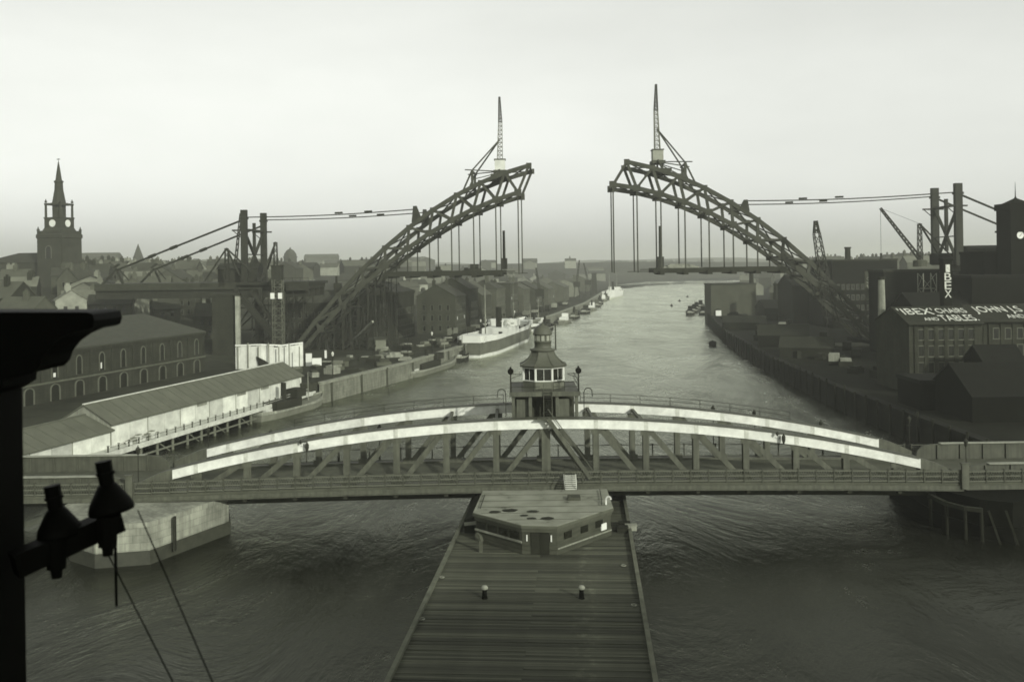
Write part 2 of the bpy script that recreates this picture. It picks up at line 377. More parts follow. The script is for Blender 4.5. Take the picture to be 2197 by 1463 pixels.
for s in (-1, 1):
    strip(zc, -HALF, HALF, 24, min(s * 6.0, s * 7.0), max(s * 6.0, s * 7.0), 5.0, 5.3).build('footway', ROAD, swing)
    strip(zc, -HALF, HALF, 24, s * 7.02 - .1, s * 7.02 + .1, 4.62, 5.02).build('fascia_girder', STEEL2, swing)
    strip(zc, -HALF, HALF, 24, s * 7.1 - .14, s * 7.1 + .14, 4.5, 4.64).build('fascia_flange', STEEL3, swing)
    strip(zc, -HALF, HALF, 24, s * 5.65 - .42, s * 5.65 + .42, 4.2, 5.35).build('bottom_chord', STEEL2, swing)
    # top chord plates, one per panel
    for k in range(-8, 8):
        xa, xb = max(-39, k * PAN), min(39, (k + 1) * PAN)
        if xb - xa < .3: continue
        strip(chz, xa + .012, xb - .012, 4, s * 5.65 - .55, s * 5.65 + .55, -.5, .5).build('top_chord', WHITE, swing)
    for k in range(-7, 8):
        x = k * PAN; strip(chz, x - .22, x + .22, 1, s * 5.65 - .575, s * 5.65 - .552, -.49, .49).build('joint_plate', M('joint_paint', .42, .6, .25, .25, 3), swing)
    strip(chz, -38.9, 38.9, 40, s * 5.65 - .72, s * 5.65 + .72, .505, .56).build('chord_cover', STEEL3, swing)
    for e in (-1, 1):   # grey curved ends of the chords coming down to the deck
        b = MB(); pts = []
        for i in range(7):
            t = i / 6; x = e * lerp(38.95, 42.8, t); pts.append((x, lerp(chz(38.95) + .5, 5.7, t ** 1.3)))
        prof = [(e * 38.95, 5.0)] + [] + pts + [(e * 42.8, 5.0)]
        if e < 0: prof = prof[::-1]
        b.slab(prof[::-1], s * 5.65 - .5, s * 5.65 + .5); b.build('chord_end', STEEL2, swing)
    for k in range(-7, 8):
        x = k * PAN; wv = .45 if k == 0 else .31
        b = MB(); t = chz(x) - .48; zb = 5.3 + zc(x)
        b.box(x - wv, x + wv, s * 5.65 - .36, s * 5.65 - .28, zb, t); b.box(x - wv, x + wv, s * 5.65 + .28, s * 5.65 + .36, zb, t)
        b.box(x - .06, x + .06, s * 5.65 - .28, s * 5.65 + .28, zb, t)
        b.box(x - wv - .25, x + wv + .25, s * 5.65 - .40, s * 5.65 - .365, t - .55, t); b.box(x - wv - .25, x + wv + .25, s * 5.65 - .40, s * 5.65 - .365, zb, zb + .5)
        b.build('post', STEEL2, swing)
    for k in range(7):
        for e in (-1, 1):
            xi, xo = e * (k * PAN + .5), e * ((k + 1) * PAN - .45)
            p, q = (xi, s * 5.65, chz(xi) - .6), (xo, s * 5.65, 5.35 + zc(xo))
            b = MB(); o = Vector((0, .22, 0)); p, q = Vector(p), Vector(q)
            b.beam(p - o, q - o, .06, .52, (1, 0, 0)) if False else None
            d = (q - p).normalized(); nrm = Vector((d.z, 0, -d.x))
            for oy in (-.25, .25):
                a = nrm * .27; yv = Vector((0, .04, 0)); c0, c1 = p + Vector((0, oy, 0)), q + Vector((0, oy, 0))
                b.hexa([c0 - a - yv, c0 + a - yv, c1 + a - yv, c1 - a - yv, c0 - a + yv, c0 + a + yv, c1 + a + yv, c1 - a + yv])
            b.beam(p, q, .44, .08, (0, 1, 0)); b.build('diagonal', STEEL2, swing)
# sway bracing between the trusses near the middle, cross girders under the deck
for k in (-2, -1, 1, 2):
    x = k * PAN; MB().beam((x, -5.2, chz(x) - .1), (x, 5.2, chz(x) - .1), .3, .35).build('sway_strut', STEEL2, swing)
for k in range(-8, 9): MB().box(k * PAN - .2, k * PAN + .2, -6.9, -5.1, 4.15 + zc(k * PAN), 4.7 + zc(k * PAN)).build('bracket', UNDER, swing)

# lattice railings: every panel is its own piece
def lattice(wd, h):
    b = MB(); b.box(-wd / 2, wd / 2, -.03, .03, 0, .12).box(-wd / 2, wd / 2, -.03, .03, h - .1, h)
    n = 7
    for i in range(n):
        x0 = -wd / 2 + wd * i / n; x1 = x0 + wd / n * 1.0
        b.beam((x0, -.012, .12), (x1, -.012, h - .1), .024, .065, (0, 1, 0)); b.beam((x1, .012, .12), (x0, .012, h - .1), .024, .065, (0, 1, 0))
    b.box(-wd / 2, wd / 2, -.02, .02, h * .5 - .05, h * .5 + .05)
    return b.mesh('lattice_panel', M('lattice_paint', .095, .7, .2, .2, 1))
LAT = lattice(1.80, 1.12)
RPOST = MB().box(-.06, .06, -.1, .1, 0, 1.3).box(-.1, .1, -.14, .14, 1.3, 1.4).mesh('rail_post', M('rail_iron', .05, .7, .2, .2, 1))
def rail(root, x0, x1, y, fn, step=1.87, lat=True):
    n = max(1, int(round((x1 - x0) / step))); d = (x1 - x0) / n
    for i in range(n + 1):
        x = x0 + i * d; put('rail_post', RPOST, root, (x, y, fn(x)))
        if lat and i < n: put('lattice_panel', LAT, root, (x + d / 2, y, fn(x + d / 2) + .1), 0, ((d - .06) / 1.8, 1, 1))
    strip(fn, x0, x1, n, y - .07, y + .07, 1.24, 1.32).build('handrail', STEEL3, root)
rail(swing, -HALF + .3, HALF - .3, -7.0, lambda x: 5.3 + zc(x))
rail(swing, -HALF + .3, HALF - .3, 7.0, lambda x: 5.3 + zc(x), 3.7, False)
# thin handrail along the top of the far chord
for e in (-1, 1):
    xs = [e * x for x in (4.5, 8, 11.5, 15, 18.5, 22, 25.5, 29)]
    for x in xs: MB().box(x - .03, x + .03, 6.1, 6.16, chz(x) + .56, chz(x) + 1.5).build('chord_rail_post', STEEL, swing)
    for q in (1.5, 1.05): MB().path([(x, 6.13, chz(x) + q) for x in xs], .05).build('chord_rail', STEEL, swing)

def fixed_span(xa, xb, e, label):   # e = side towards the swing span
    r = thing('fixed_span', label, 'bridge')
    fx = lambda x: 4.75
    MB().box(xa, xb, BY - 5.1, BY + 5.1, 4.3, 4.72).build('roadway', ROAD, r)
    MB().box(xa, xb, BY - 5.0, BY + 5.0, 3.2, 4.29).build('floor_girder', UNDER, r)
    for s in (-1, 1):
        y = BY + s * 5.65; xin = xb if e > 0 else xa; xout = xa if e > 0 else xb
        prof = [(xout, 4.2), (xin - e * .4, 4.2), (xin - e * .2, 4.9), (xin - e * .35, 5.6), (xin - e * .9, 6.1), (xin - e * 1.9, 6.35), (xin - e * 3.2, 6.42), (xout, 6.42)]
        if e < 0: prof = prof[::-1]
        MB().slab(prof, y - .12, y + .12).build('plate_girder', STEEL3, r)
        MB().box(min(xout, xin - e * 3.0), max(xout, xin - e * 3.0), y - .4, y + .4, 6.425, 6.5).build('girder_flange', M('pale_flange', .2, .7, .2, .3, 1), r)  # top flange in a paler grey than the girder plate
        n = int(abs(xb - xa) / 2.6)
        for i in range(1, n):
            x = lerp(xa, xb, i / n); MB().box(x - .05, x + .05, y - s * 0 - .3, y - .125, 4.3, 6.3).build('stiffener', STEEL2, r)
        MB().box(xa, xb, min(BY + s * 6.05, BY + s * 7), max(BY + s * 6.05, BY + s * 7), 4.5, 4.78).build('footway', ROAD, r)
        MB().box(xa, xb, BY + s * 7.02 - .1, BY + s * 7.02 + .1, 4.05, 4.5).build('fascia_girder', STEEL2, r)
    rail(r, xa + .3, xb - .3, BY - 7.0, fx)
    rail(r, xa + .3, xb - .3, BY + 7.0, fx, 3.6, False)
    return r
fixed_span(-78, BX - HALF - .25, 1, 'grey plate girder approach span at the Newcastle end of the swing bridge')
fixed_span(BX + HALF + .25, 92, -1, 'grey plate girder approach span at the Gateshead end of the swing bridge')
# gate posts between swing and fixed spans
for x, lb in ((BX - HALF - .1, 'iron gate post where the swing bridge meets its Newcastle approach'), (BX + HALF + .1, 'iron gate post where the swing bridge meets its Gateshead approach')):
    g = thing('gate_post', lb, 'post', (x, BY - 7.25, 4.2))
    MB().box(-.35, .35, -.15, .15, 0, 2.55).build('shaft', STEEL2, g); MB().box(-.45, .45, -.22, .22, 2.55, 2.7).build('cap', STEEL3, g)

# lamp posts on the bridges
def lamp(loc, label, h=3.4, bend=0.0):
    r = thing('lamp_post', label, 'lamp', loc, 0, 'gas lamps on the swing bridge')
    b = MB().tube((0, 0, 0), (0, 0, .9), .11, .08); b.tube((0, 0, .9), (bend, 0, h - .75), .055, .045); b.beam((bend - .3, 0, h - .95), (bend + .3, 0, h - .95), .04); b.build('post', STEEL, r)
    b = MB().lathe([(.12, h - .75), (.24, h - .2), (.28, h - .18), (.06, h + .1), (.03, h + .25)], 6, (bend, 0)); b.build('lantern', STEEL, r)
lamp((23.6, BY + 7.0, 5.0), 'gas lamp on the far railing, first one right of the control cabin', 5.9)
lamp((28.6, BY + 7.0, 5.0), 'crooked gas lamp on the far railing right of the control cabin', 5.3, -.15)
lamp((36.5, BY + 7.0, 4.9), 'gas lamp behind the falling right end of the far white chord', 4.1, -.2)
lamp((-15.8, BY + 7.0, 5.2), 'gas lamp on the far railing, first one left of the control cabin', 4.0)
lamp((-20.6, BY + 7.0, 5.1), 'gas lamp on the far railing, second one left of the control cabin', 4.6, .15)
lamp((-28.6, BY + 7.0, 5.0), 'gas lamp on the far railing, third one left of the control cabin', 3.8)
lamp((-36.0, BY + 7.0, 4.8), 'gas lamp by the landing shed where the far white chord ends', 4.4)
lamp((46.8, BY + 7.2, 4.7), 'tall gas lamp at the far side of the Gateshead approach span', 4.6)
lamp((47.6, BY - 5.2, 4.7), 'gas lamp standing on the near girder of the Gateshead approach span', 4.2)
lamp((-39.6, BY - 5.0, 4.7), 'gas lamp standing beside the near end of the Newcastle approach girder', 4.6)
def chordlamp(px, label):
    x = (px - 1101) * 100 / FOC - BX; r = thing('chord_lamp', label, 'lamp', (BX + x, BY - 6.35, chz(x)), 0, 'lamps on the near white chord')
    b = MB().beam((0, .1, -.1), (0, -.5, .35), .05); b.beam((-.35, -.1, .5), (.35, -.1, .5), .05); b.build('arm', STEEL, r)
    MB().lathe([(.08, -.5), (.2, -.1), (.2, .25), (.05, .5)], 6, (.35, -.35)).build('lantern', STEEL, r)
    MB().lathe([(.05, .3), (.16, .5), (.05, .75)], 6, (-.3, -.35)).build('shade', STEEL, r)
chordlamp(655, 'small bracket lamp on the near white chord left of the cabin')
chordlamp(1668, 'small bracket lamp on the near white chord right of the cabin')

# control cabin over the middle of the swing bridge
cab = thing('control_cabin', 'eight-sided control cabin with bell roof and domed lantern above the swing bridge', 'cabin', (BX, BY, 0))
for x in (-3.35, -1.55, 1.3, 3.35):
    for y in (-4.3, 4.3):
        if abs(x) > 2 or y < 0: MB().box(x - .17, x + .17, y - .17, y + .17, 11.7, 14.2).build('portal_post', STEEL2, cab)
MB().box(-3.3, 3.3, -1.2, 4.2, 11.2, 13.9).build('engine_casing', M('cabin_dark', .03, .8, .1, .3, 1), cab)
MB().box(-3.0, -1.7, -3.9, -3.8, 11.7, 13.6).build('infill_panel', STEEL2, cab)
MB().box(1.5, 2.6, -3.9, -3.8, 11.7, 13.6).build('infill_panel', STEEL2, cab)
MB().box(-3.65, 3.65, -4.6, 4.6, 14.2, 14.45).build('platform', STEEL3, cab)
MB().box(-3.75, 3.75, -4.72, -4.61, 14.0, 14.5).build('platform_edge', STEEL2, cab)
OCT = math.pi / 8
WALLW = M('cabin_wall', .09, .7, .2, .2, 1); CABW = M('cabin_white', .5, .7, .2, .1, 1)
MB().lathe([(2.42, 14.45), (2.42, 15.25)], 8, (0, 0), OCT).build('dado', WALLW, cab)
MB().lathe([(2.2, 15.25), (2.2, 16.8)], 8, (0, 0), OCT).build('window_core', DARKP, cab)
for i in range(8):
    t = 2 * math.pi * i / 8 + OCT
    MB().tube((2.36 * math.cos(t), 2.36 * math.sin(t), 15.25), (2.36 * math.cos(t), 2.36 * math.sin(t), 16.75), .13, .13, 6).build('corner_post', CABW, cab)
    tm = 2 * math.pi * i / 8; rr = 2.38 * math.cos(OCT); d = Vector((math.cos(tm), math.sin(tm), 0)); u = Vector((-d.y, d.x, 0)); hw = 2.36 * math.sin(OCT)
    f = MB()
    for za, zb in ((15.25, 15.36), (16.6, 16.75)): f.beam(d * rr - u * hw + Vector((0, 0, (za + zb) / 2)), d * rr + u * hw + Vector((0, 0, (za + zb) / 2)), .1, zb - za)
    for q in (0,): f.beam(d * rr + u * hw * q + Vector((0, 0, 15.36)), d * rr + u * hw * q + Vector((0, 0, 16.6)), .04)
    f.build('window_frame', CABW, cab)
rf = MB().lathe([(2.72, 16.76), (2.78, 16.92), (2.3, 17.12), (1.85, 17.45), (1.5, 17.85), (1.3, 18.3), (1.25, 18.45)], 8, (0, 0), OCT).build('roof', LEAD, cab)
rb = []
for i in range(8):
    t = 2 * math.pi * i / 8 + OCT
    MB().path([(r_ * math.cos(t), r_ * math.sin(t), z_ + .03) for r_, z_ in ((2.76, 16.92), (2.3, 17.12), (1.85, 17.45), (1.5, 17.85), (1.3, 18.3))], .09).build('roof_rib', STEEL2, rf)
MB().lathe([(1.42, 18.45), (1.42, 18.6), (1.0, 18.7), (.92, 18.8), (.92, 19.35), (.98, 19.38), (.98, 19.48), (.9, 19.5), (.9, 20.2)], 16).build('lantern_drum', LEAD, cab, True)
for i in range(5):
    t = -math.pi / 2 + (i - 2) * .62; MB().beam((.9 * math.cos(t), .9 * math.sin(t), 19.55), (.9 * math.cos(t), .9 * math.sin(t), 20.12), .34, .08, (math.cos(t), math.sin(t), 0)).build('lantern_pane', M('lantern_glass', .22, .3, .4, .1, 1), cab)
MB().lathe([(1.06, 20.2), (1.06, 20.3), (.98, 20.5), (.85, 20.8), (.62, 21.05), (.35, 21.2), (.15, 21.27), (.1, 21.5), (.03, 21.6)], 16).build('dome', LEAD, cab, True)
MB().tube((1.45, .6, 18.4), (1.45, .6, 21.4), .09, .07, 8).build('flue_pipe', STEEL3, cab)
pr = MB()
for x in (-3.6, -2.4, -1.2, 0.9, 2.1, 3.6): pr.box(x - .03, x + .03, -4.56, -4.5, 14.45, 15.5)
for z in (15.0, 15.5): pr.box(-3.6, -.5, -4.56, -4.5, z - .03, z + .03).box(.9, 3.6, -4.56, -4.5, z - .03, z + .03).box(-3.63, -3.57, -4.5, 4.5, z - .03, z + .03).box(3.57, 3.63, -4.5, 4.5, z - .03, z + .03)
pr.build('platform_railing', STEEL, cab)
for sx in (-1, 1):
    x = sx * 3.6; sl_ = thing('signal_lamp', 'round signal lamp on a stalk at the %s corner of the cabin platform' % ('shore-facing left' if sx < 0 else 'right'), 'lamp', (BX + x, BY - 4.3, 14.45))
    b = MB().tube((0, 0, 0), (0, 0, 1.9), .1, .07); b.beam((0, 0, 1.4), (-sx * 1.2, 0, 1.9), .05); b.beam((0, 0, 1.9), (-sx * 1.2, 0, 1.9), .05); b.build('stalk', STEEL, sl_)
    MB().tube((0, -.25, 2.2), (0, .25, 2.2), .32, .32, 12).build('lamp_body', BLACK, sl_)
    MB().tube((0, 0, 2.5), (0, 0, 2.7), .1, .08, 8).build('vent', BLACK, sl_)
    b = MB(); pts = [(sx * .9 + sx * .45 * math.cos(t), 1.0, -.2 + .55 * math.sin(t)) for t in [math.pi * i / 8 for i in range(9)]]
    dv = thing('davit', 'curved iron davit beside the %s end of the cabin platform' % ('left' if sx < 0 else 'right'), 'davit', (BX + x, BY - 4.3, 14.1))
    b = MB(); b.path([(sx * .55, 0, -2.2), (sx * .55, 0, .2)] + [(sx * (1.0 - .45 * math.cos(t)), 0, .2 + .5 * math.sin(t)) for t in [math.pi * i / 6 for i in range(1, 6)]] + [(sx * 1.45, 0, -.2)], .09); b.build('arm', STEEL, dv)
# ladder down the front of the portal and stair down the near truss
st = thing('cabin_stair', 'steep iron stair from the cabin platform down across the near white chord', 'stair', (BX, BY, 0))
b = MB()
for x in (-.15, .75): b.beam((x, -4.85, 11.9), (x, -4.85, 15.4), .08)
b.build('ladder_rail', STEEL3, st)
for i in range(10): MB().box(-.15, .75, -4.9, -4.8, 12.1 + i * .25, 12.16 + i * .25).build('rung', STEEL, st)
for y in (-6.45, -7.2):
    MB().beam((.2, y, 12.0), (4.5, y, 5.8), .09, .38).build('stringer', STEEL2, st); MB().beam((.2, y, 13.0), (4.7, y, 6.7), .05).build('handrail', STEEL3, st)
tread = MB().box(-.16, .16, -7.2, -6.45, -.03, .03).mesh('tread', STEEL)
for i in range(20): t = (i + .5) / 20; put('tread', tread, st, (lerp(.2, 4.5, t), 0, lerp(12.0, 5.8, t)))
MB().box(-.9, .8, -7.2, -6.3, 11.92, 12.0).build('landing', STEEL2, st)
s2 = thing('pier_ladder', 'pale timber ladder stair hanging from the swing bridge footway to the pier hut roof', 'ladder', (BX + 2.35, BY - 7.3, 0))
for x in (-.6, .6):
    MB().beam((x, -.1, 6.3), (x, -1.9, 4.95), .08, .14).build('stringer', LIGHTW, s2)
for i in range(9): t = (i + .5) / 9; MB().box(-.6, .6, -.1 - 1.8 * t - .12, -.1 - 1.8 * t + .12, 6.3 - 1.35 * t - .03, 6.3 - 1.35 * t + .03).build('tread', LIGHTW, s2)
for x in (-.62, .62): MB().beam((x, -.05, 7.2), (x, -1.9, 5.9), .05).build('handrail', STEEL, s2); MB().box(x - .03, x + .03, -1.93, -1.87, 4.95, 5.9).build('newel', STEEL, s2)

# ------------------------------------------------------------------ piers and the timber jetty
def pier(name, label, plan, z1, mat, weed=WEED):
    r = thing(name, label, 'pier')
    MB().prism(plan, 1.3, z1).build('masonry', mat, r)
    cx, cy = sum(p[0] for p in plan) / len(plan), sum(p[1] for p in plan) / len(plan)
    g = [(cx + (x - cx) * 1.02, cy + (y - cy) * 1.02) for x, y in plan]; MB().prism(g, -4, 1.29).build('tide_footing', weed, r)
    g = [(cx + (x - cx) * 1.015, cy + (y - cy) * 1.015) for x, y in plan]; MB().prism(g, z1 - .5, z1 + .01).build('string_course', mat, r)
    return r
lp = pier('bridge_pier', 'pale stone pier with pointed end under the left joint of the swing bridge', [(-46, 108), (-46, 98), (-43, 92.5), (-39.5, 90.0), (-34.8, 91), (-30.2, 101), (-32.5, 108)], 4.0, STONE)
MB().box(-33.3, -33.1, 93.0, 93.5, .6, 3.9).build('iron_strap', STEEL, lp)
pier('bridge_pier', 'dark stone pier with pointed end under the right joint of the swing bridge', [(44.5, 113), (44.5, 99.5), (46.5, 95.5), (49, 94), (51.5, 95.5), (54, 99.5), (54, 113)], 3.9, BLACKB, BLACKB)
tf = thing('timber_fender', 'dark timber fender with raking piles beside the right bridge pier', 'fender')
FG = M('fender_grey', .014, .9, .1, .3, 1); fp = [on(1995, 1063, 3.2), on(2030, 1080, 3.2), on(2070, 1090, 3.2), on(2105, 1094, 3.2)]
MB().path(fp, .4).build('waling', M('fender_pale', .022, .9, .1, .4, 1), tf)
for q in fp: MB().tube(q + Vector((.5, .8, -6)), q + Vector((0, 0, .2)), .2, .18, 8).build('raking_pile', FG, tf)
for k in range(2): q = fp[3] + Vector((.6 + k * 1.6, -.3 - k * .2, 0)); MB().beam(q, q + Vector((1.6, -.6, -5.5)), .22).build('raking_strut', FG, tf)

JA = math.atan(0.077); ju = Vector((math.sin(JA), math.cos(JA), 0)); jv = Vector((math.cos(JA), -math.sin(JA), 0))
JH = 8.15; JO = Vector((2.65, 89.4, 0))
def J(s, t, z): return JO + ju * s + jv * t + Vector((0, 0, z))
jet = thing('jetty', 'long dark plank-decked jetty running from the swing bridge pier towards the viewer', 'jetty', J(0, 0, 0), -JA)
pn = PLANK.node_tree; gp = pn.nodes.new('ShaderNodeNewGeometry'); dt = pn.nodes.new('ShaderNodeVectorMath'); dt.operation = 'DOT_PRODUCT'; dt.inputs[1].default_value = jv
sb = pn.nodes.new('ShaderNodeMath'); sb.operation = 'SUBTRACT'; sb.inputs[1].default_value = JO.dot(jv) + 3.9
ab = pn.nodes.new('ShaderNodeMath'); ab.operation = 'ABSOLUTE'; mr1 = pn.nodes.new('ShaderNodeMapRange'); mr1.inputs['From Min'].default_value = 0; mr1.inputs['From Max'].default_value = 1.3; mr1.inputs['To Min'].default_value = 1; mr1.inputs['To Max'].default_value = 0
wn = pn.nodes.new('ShaderNodeTexNoise'); wn.inputs['Scale'].default_value = 1.1; wn.inputs['Detail'].default_value = 7; wn.inputs['Roughness'].default_value = .7
wr = pn.nodes.new('ShaderNodeMapRange'); wr.inputs['From Min'].default_value = .5; wr.inputs['From Max'].default_value = .75; wr.inputs['To Min'].default_value = 0; wr.inputs['To Max'].default_value = 1.6
wm = pn.nodes.new('ShaderNodeMath'); wm.operation = 'MULTIPLY_ADD'; wm.inputs[2].default_value = 1.0; vs = [q for q in pn.nodes if q.type == 'VECT_MATH' and q.operation == 'SCALE'][0]; old = vs.inputs['Scale'].links[0].from_socket
wx = pn.nodes.new('ShaderNodeMath'); wx.operation = 'MULTIPLY'      # a trodden, salt-worn strip along the jetty
pn.links.new(gp.outputs['Position'], dt.inputs[0]); pn.links.new(dt.outputs['Value'], sb.inputs[0]); pn.links.new(sb.outputs[0], ab.inputs[0]); pn.links.new(ab.outputs[0], mr1.inputs[0])
pn.links.new(gp.outputs['Position'], wn.inputs[0]); pn.links.new(wn.outputs[0], wr.inputs[0]); pn.links.new(mr1.outputs[0], wm.inputs[0]); pn.links.new(wr.outputs[0], wm.inputs[1])
pn.links.new(old, wx.inputs[0]); pn.links.new(wm.outputs[0], wx.inputs[1]); pn.links.new(wx.outputs[0], vs.inputs['Scale'])
pk = MB().box(-JH, JH, -.145, .145, -.08, .08).mesh('plank', PLANK)
pkh = MB().box(-JH / 2, JH / 2, -.145, .145, -.08, .08).mesh('plank', PLANK)
y = -52.0; i = 0
while y < 24:
    dz = random.uniform(-.02, .025)
    if random.random() < .35:
        put('plank', pkh, jet, (-JH / 2 - .01, y, 2.42 + dz), random.uniform(-.003, .003)); put('plank', pkh, jet, (JH / 2 + .01, y, 2.42 + random.uniform(-.02, .025)), random.uniform(-.003, .003))
    else: put('plank', pk, jet, (random.uniform(-.05, .05), y, 2.42 + dz), random.uniform(-.002, .002))
    y += .305; i += 1
for s in (-1, 1):
    for k in range(8): MB().box(s * JH - .16, s * JH + .16, -52 + k * 9.5, -52 + k * 9.5 + 9.42, 2.52, 2.78).build('edge_kerb', M('kerb_timber', .085, .85, .15, .35, 1), jet)
    MB().box(s * (JH - .1) - .12, s * (JH - .1) + .12, -52, 24, 1.5, 2.3).build('waling', TAR, jet)
    for k in range(24): put('pile', pile, jet, (s * (JH - .25), -51 + k * 3.15, -2.6))
MB().box(-JH + .4, JH - .4, -51.5, 23.5, -4, 2.2).build('hearting', TAR, jet)
for px, lb in ((1040, 'iron mooring bollard on the jetty, the left one of two'), (1248, 'iron mooring bollard on the jetty, the right one of two')):
    p = on(px, 1284, 2.5); r = thing('bollard', lb, 'bollard', p, 0, 'bollards on the jetty')
    MB().lathe([(.24, 0), (.24, .08), (.2, .12), (.17, .65), (.2, .72)], 12).build('shaft', BLACK, r)
    MB().lathe([(.2, .72), (.26, .78), (.26, .9), (.18, 1.0), (.05, 1.04)], 12).build('cap', GREYB, r)

for k, (px, py) in enumerate(((1338, 1215), (1360, 1300), (905, 1330), (948, 1240))):
    o = thing('ring_bolt', ['iron ring bolt on the right jetty edge near the hut', 'iron ring bolt farther down the right jetty edge', 'iron ring bolt low on the left jetty edge', 'iron ring bolt high on the left jetty edge'][k], 'ring', on(px, py, 2.5)); b = MB()
    for i in range(10): t0, t1 = 2 * math.pi * i / 10, 2 * math.pi * (i + 1) / 10; b.tube((.2 * math.cos(t0), .2 * math.sin(t0), .1), (.2 * math.cos(t1), .2 * math.sin(t1), .1), .04, None, 5)
    b.build('ring', GREYB, o); MB().box(-.1, .1, -.1, .1, 0, .08).build('plate', BLACK, o)
# hut on the jetty under the swing bridge
hut = thing('pier_hut', 'low timber pier hut with pale flat roof and angled front under the swing bridge', 'hut')
plan = [(-3.6, 88.5), (.65, 84.1), (3.7, 83.7), (9.0, 89.5), (9.2, 96.6), (-3.0, 96.6)]
def grow(pl, d):
    cx, cy = 2.7, 91.0; return [(cx + (x - cx) * (1 + d / math.hypot(x - cx, y - cy)), cy + (y - cy) * (1 + d / math.hypot(x - cx, y - cy))) for x, y in pl]
HW = M('hut_timber', .045, .85, .15, .35, .7, stretch=(1, 1, 6))
MB().prism(plan, 2.5, 4.5).build('wall', HW, hut)
for k in range(3): MB().prism(grow(plan, .06), 2.55 + k * .42, 2.9 + k * .42).build('wall_board', HW, hut) if k < 2 else None
MB().prism(grow(plan, .14), 4.5, 4.80).build('cornice', M('hut_cornice', .055, .85, .15, .25, .8), hut)
MB().prism(grow(plan, .30), 4.83, 5.08).build('eaves_board', M('hut_eaves', .07, .85, .15, .25, .8), hut)
mr = bpy.data.materials.new('hut_roof'); mr.use_nodes = True; n_ = mr.node_tree; p_ = n_.nodes['Principled BSDF']; p_.inputs['Roughness'].default_value = .8; p_.inputs['Specular IOR Level'].default_value = .2
t_ = n_.nodes.new('ShaderNodeTexCoord'); a_ = n_.nodes.new('ShaderNodeTexNoise'); a_.inputs['Scale'].default_value = .55; a_.inputs['Detail'].default_value = 5
r_ = n_.nodes.new('ShaderNodeValToRGB'); r_.color_ramp.elements[0].position = .30; r_.color_ramp.elements[0].color = tone(.04) + (1,); r_.color_ramp.elements[1].position = .36; r_.color_ramp.elements[1].color = tone(.15) + (1,)
e_ = r_.color_ramp.elements.new(.75); e_.color = tone(.23) + (1,)
n_.links.new(t_.outputs['Object'], a_.inputs[0]); n_.links.new(a_.outputs[0], r_.inputs[0]); n_.links.new(r_.outputs[0], p_.inputs['Base Color'])
MB().prism(grow(plan, .24), 5.085, 5.14).build('roof', mr, hut)
for k, (px, py, w_) in enumerate(((1062, 1098, .55), (1094, 1095, .8), (1143, 1097, .55), (1141, 1112, .45), (1174, 1112, .7), (1124, 1106, .4))):
    q = on(px, py, 5.145); b = MB(); n = 14; ph = random.Random(k)
    b.prism([(w_ * math.cos(6.283 * i / n) * ph.uniform(.75, 1.15), w_ * .75 * math.sin(6.283 * i / n) * ph.uniform(.75, 1.15)) for i in range(n)], 0, .03); b.build('tar_patch', TAR, hut).location = q
for k in range(5): y_ = 85.6 + k * 2.3; hw = min(6.0, 1.6 + (y_ - 84) * 1.05); MB().box(2.6 - hw, 2.6 + hw, y_ - .04, y_ + .04, 5.142, 5.17).build('felt_seam', M('seam_tar', .07, .8, .15, .3, 1), hut)
MB().box(5.2, 6.4, 92.2, 93.4, 5.142, 5.45).build('roof_hatch', HW, hut)
MB().path([(-2.9, 94.5, 5.3), (-3.1, 91, 5.3), (-3.2, 89.2, 5.3)], .06).build('conduit', BLACK, hut); MB().path([(8.6, 96, 5.3), (8.4, 92, 5.3), (8.2, 90, 5.3)], .06).build('conduit', BLACK, hut)
def wallspot(a, b, t0, t1, z0, z1, name, mat, off=.05):
    a, b = Vector((a[0], a[1], 0)), Vector((b[0], b[1], 0)); d = (b - a); nn = Vector((d.y, -d.x, 0)).normalized()
    p, q = a + d * t0 + nn * off, a + d * t1 + nn * off; m = MB()
    m.hexa([p - nn * .1 + Vector((0, 0, z0)), p + Vector((0, 0, z0)), q + Vector((0, 0, z0)), q - nn * .1 + Vector((0, 0, z0)), p - nn * .1 + Vector((0, 0, z1)), p + Vector((0, 0, z1)), q + Vector((0, 0, z1)), q - nn * .1 + Vector((0, 0, z1))])
    return m.build(name, mat, hut)
for t0 in (.04, .28, .52, .76): wallspot(plan[0], plan[1], t0, t0 + .18, 3.75, 4.35, 'window', DARKP, .09)
wallspot(plan[0], plan[1], 0, 1, 3.5, 3.67, 'sill', GREYB, .14)
wallspot(plan[1], plan[2], .25, .5, 2.55, 4.45, 'door', M('door_dark', .02, .8, .1, .3, 1), .1); wallspot(plan[1], plan[2], .51, .78, 2.55, 4.45, 'door', TAR, .1)
for t0 in (.12, .82): wallspot(plan[1], plan[2], t0, t0 + .035, 3.7, 4.25, 'door_lamp', CLOCK, .14)
for t0 in (.12, .42, .70): wallspot(plan[2], plan[3], t0, t0 + .13, 3.7, 4.3, 'window', DARKP, .09)
wallspot(plan[2], plan[3], .80, .90, 3.3, 3.9, 'notice', CLOCK, .12)
wallspot(plan[2], plan[3], 0, 1, 3.0, 3.12, 'rail_band', GREYB, .12)
cr2 = thing('pump_crank', 'small white swan-neck vent pipe on the right corner of the pier hut', 'pipe', (8.7, 90.6, 5.14))
MB().path([(0, 0, 0), (0, 0, .5), (.08, 0, .68), (.25, 0, .75), (.42, 0, .66), (.46, 0, .5)], .14).build('pipe', CLOCK, cr2)
tb = thing('gap_block', 'black block filling the dark gap along the left flank of the pier hut', 'screen')  # added block standing in for the dark gap between jetty edge and hut
a, c = J(1.0, -JH + .6, 2.5), J(14, -JH + .6, 2.5); b = MB()
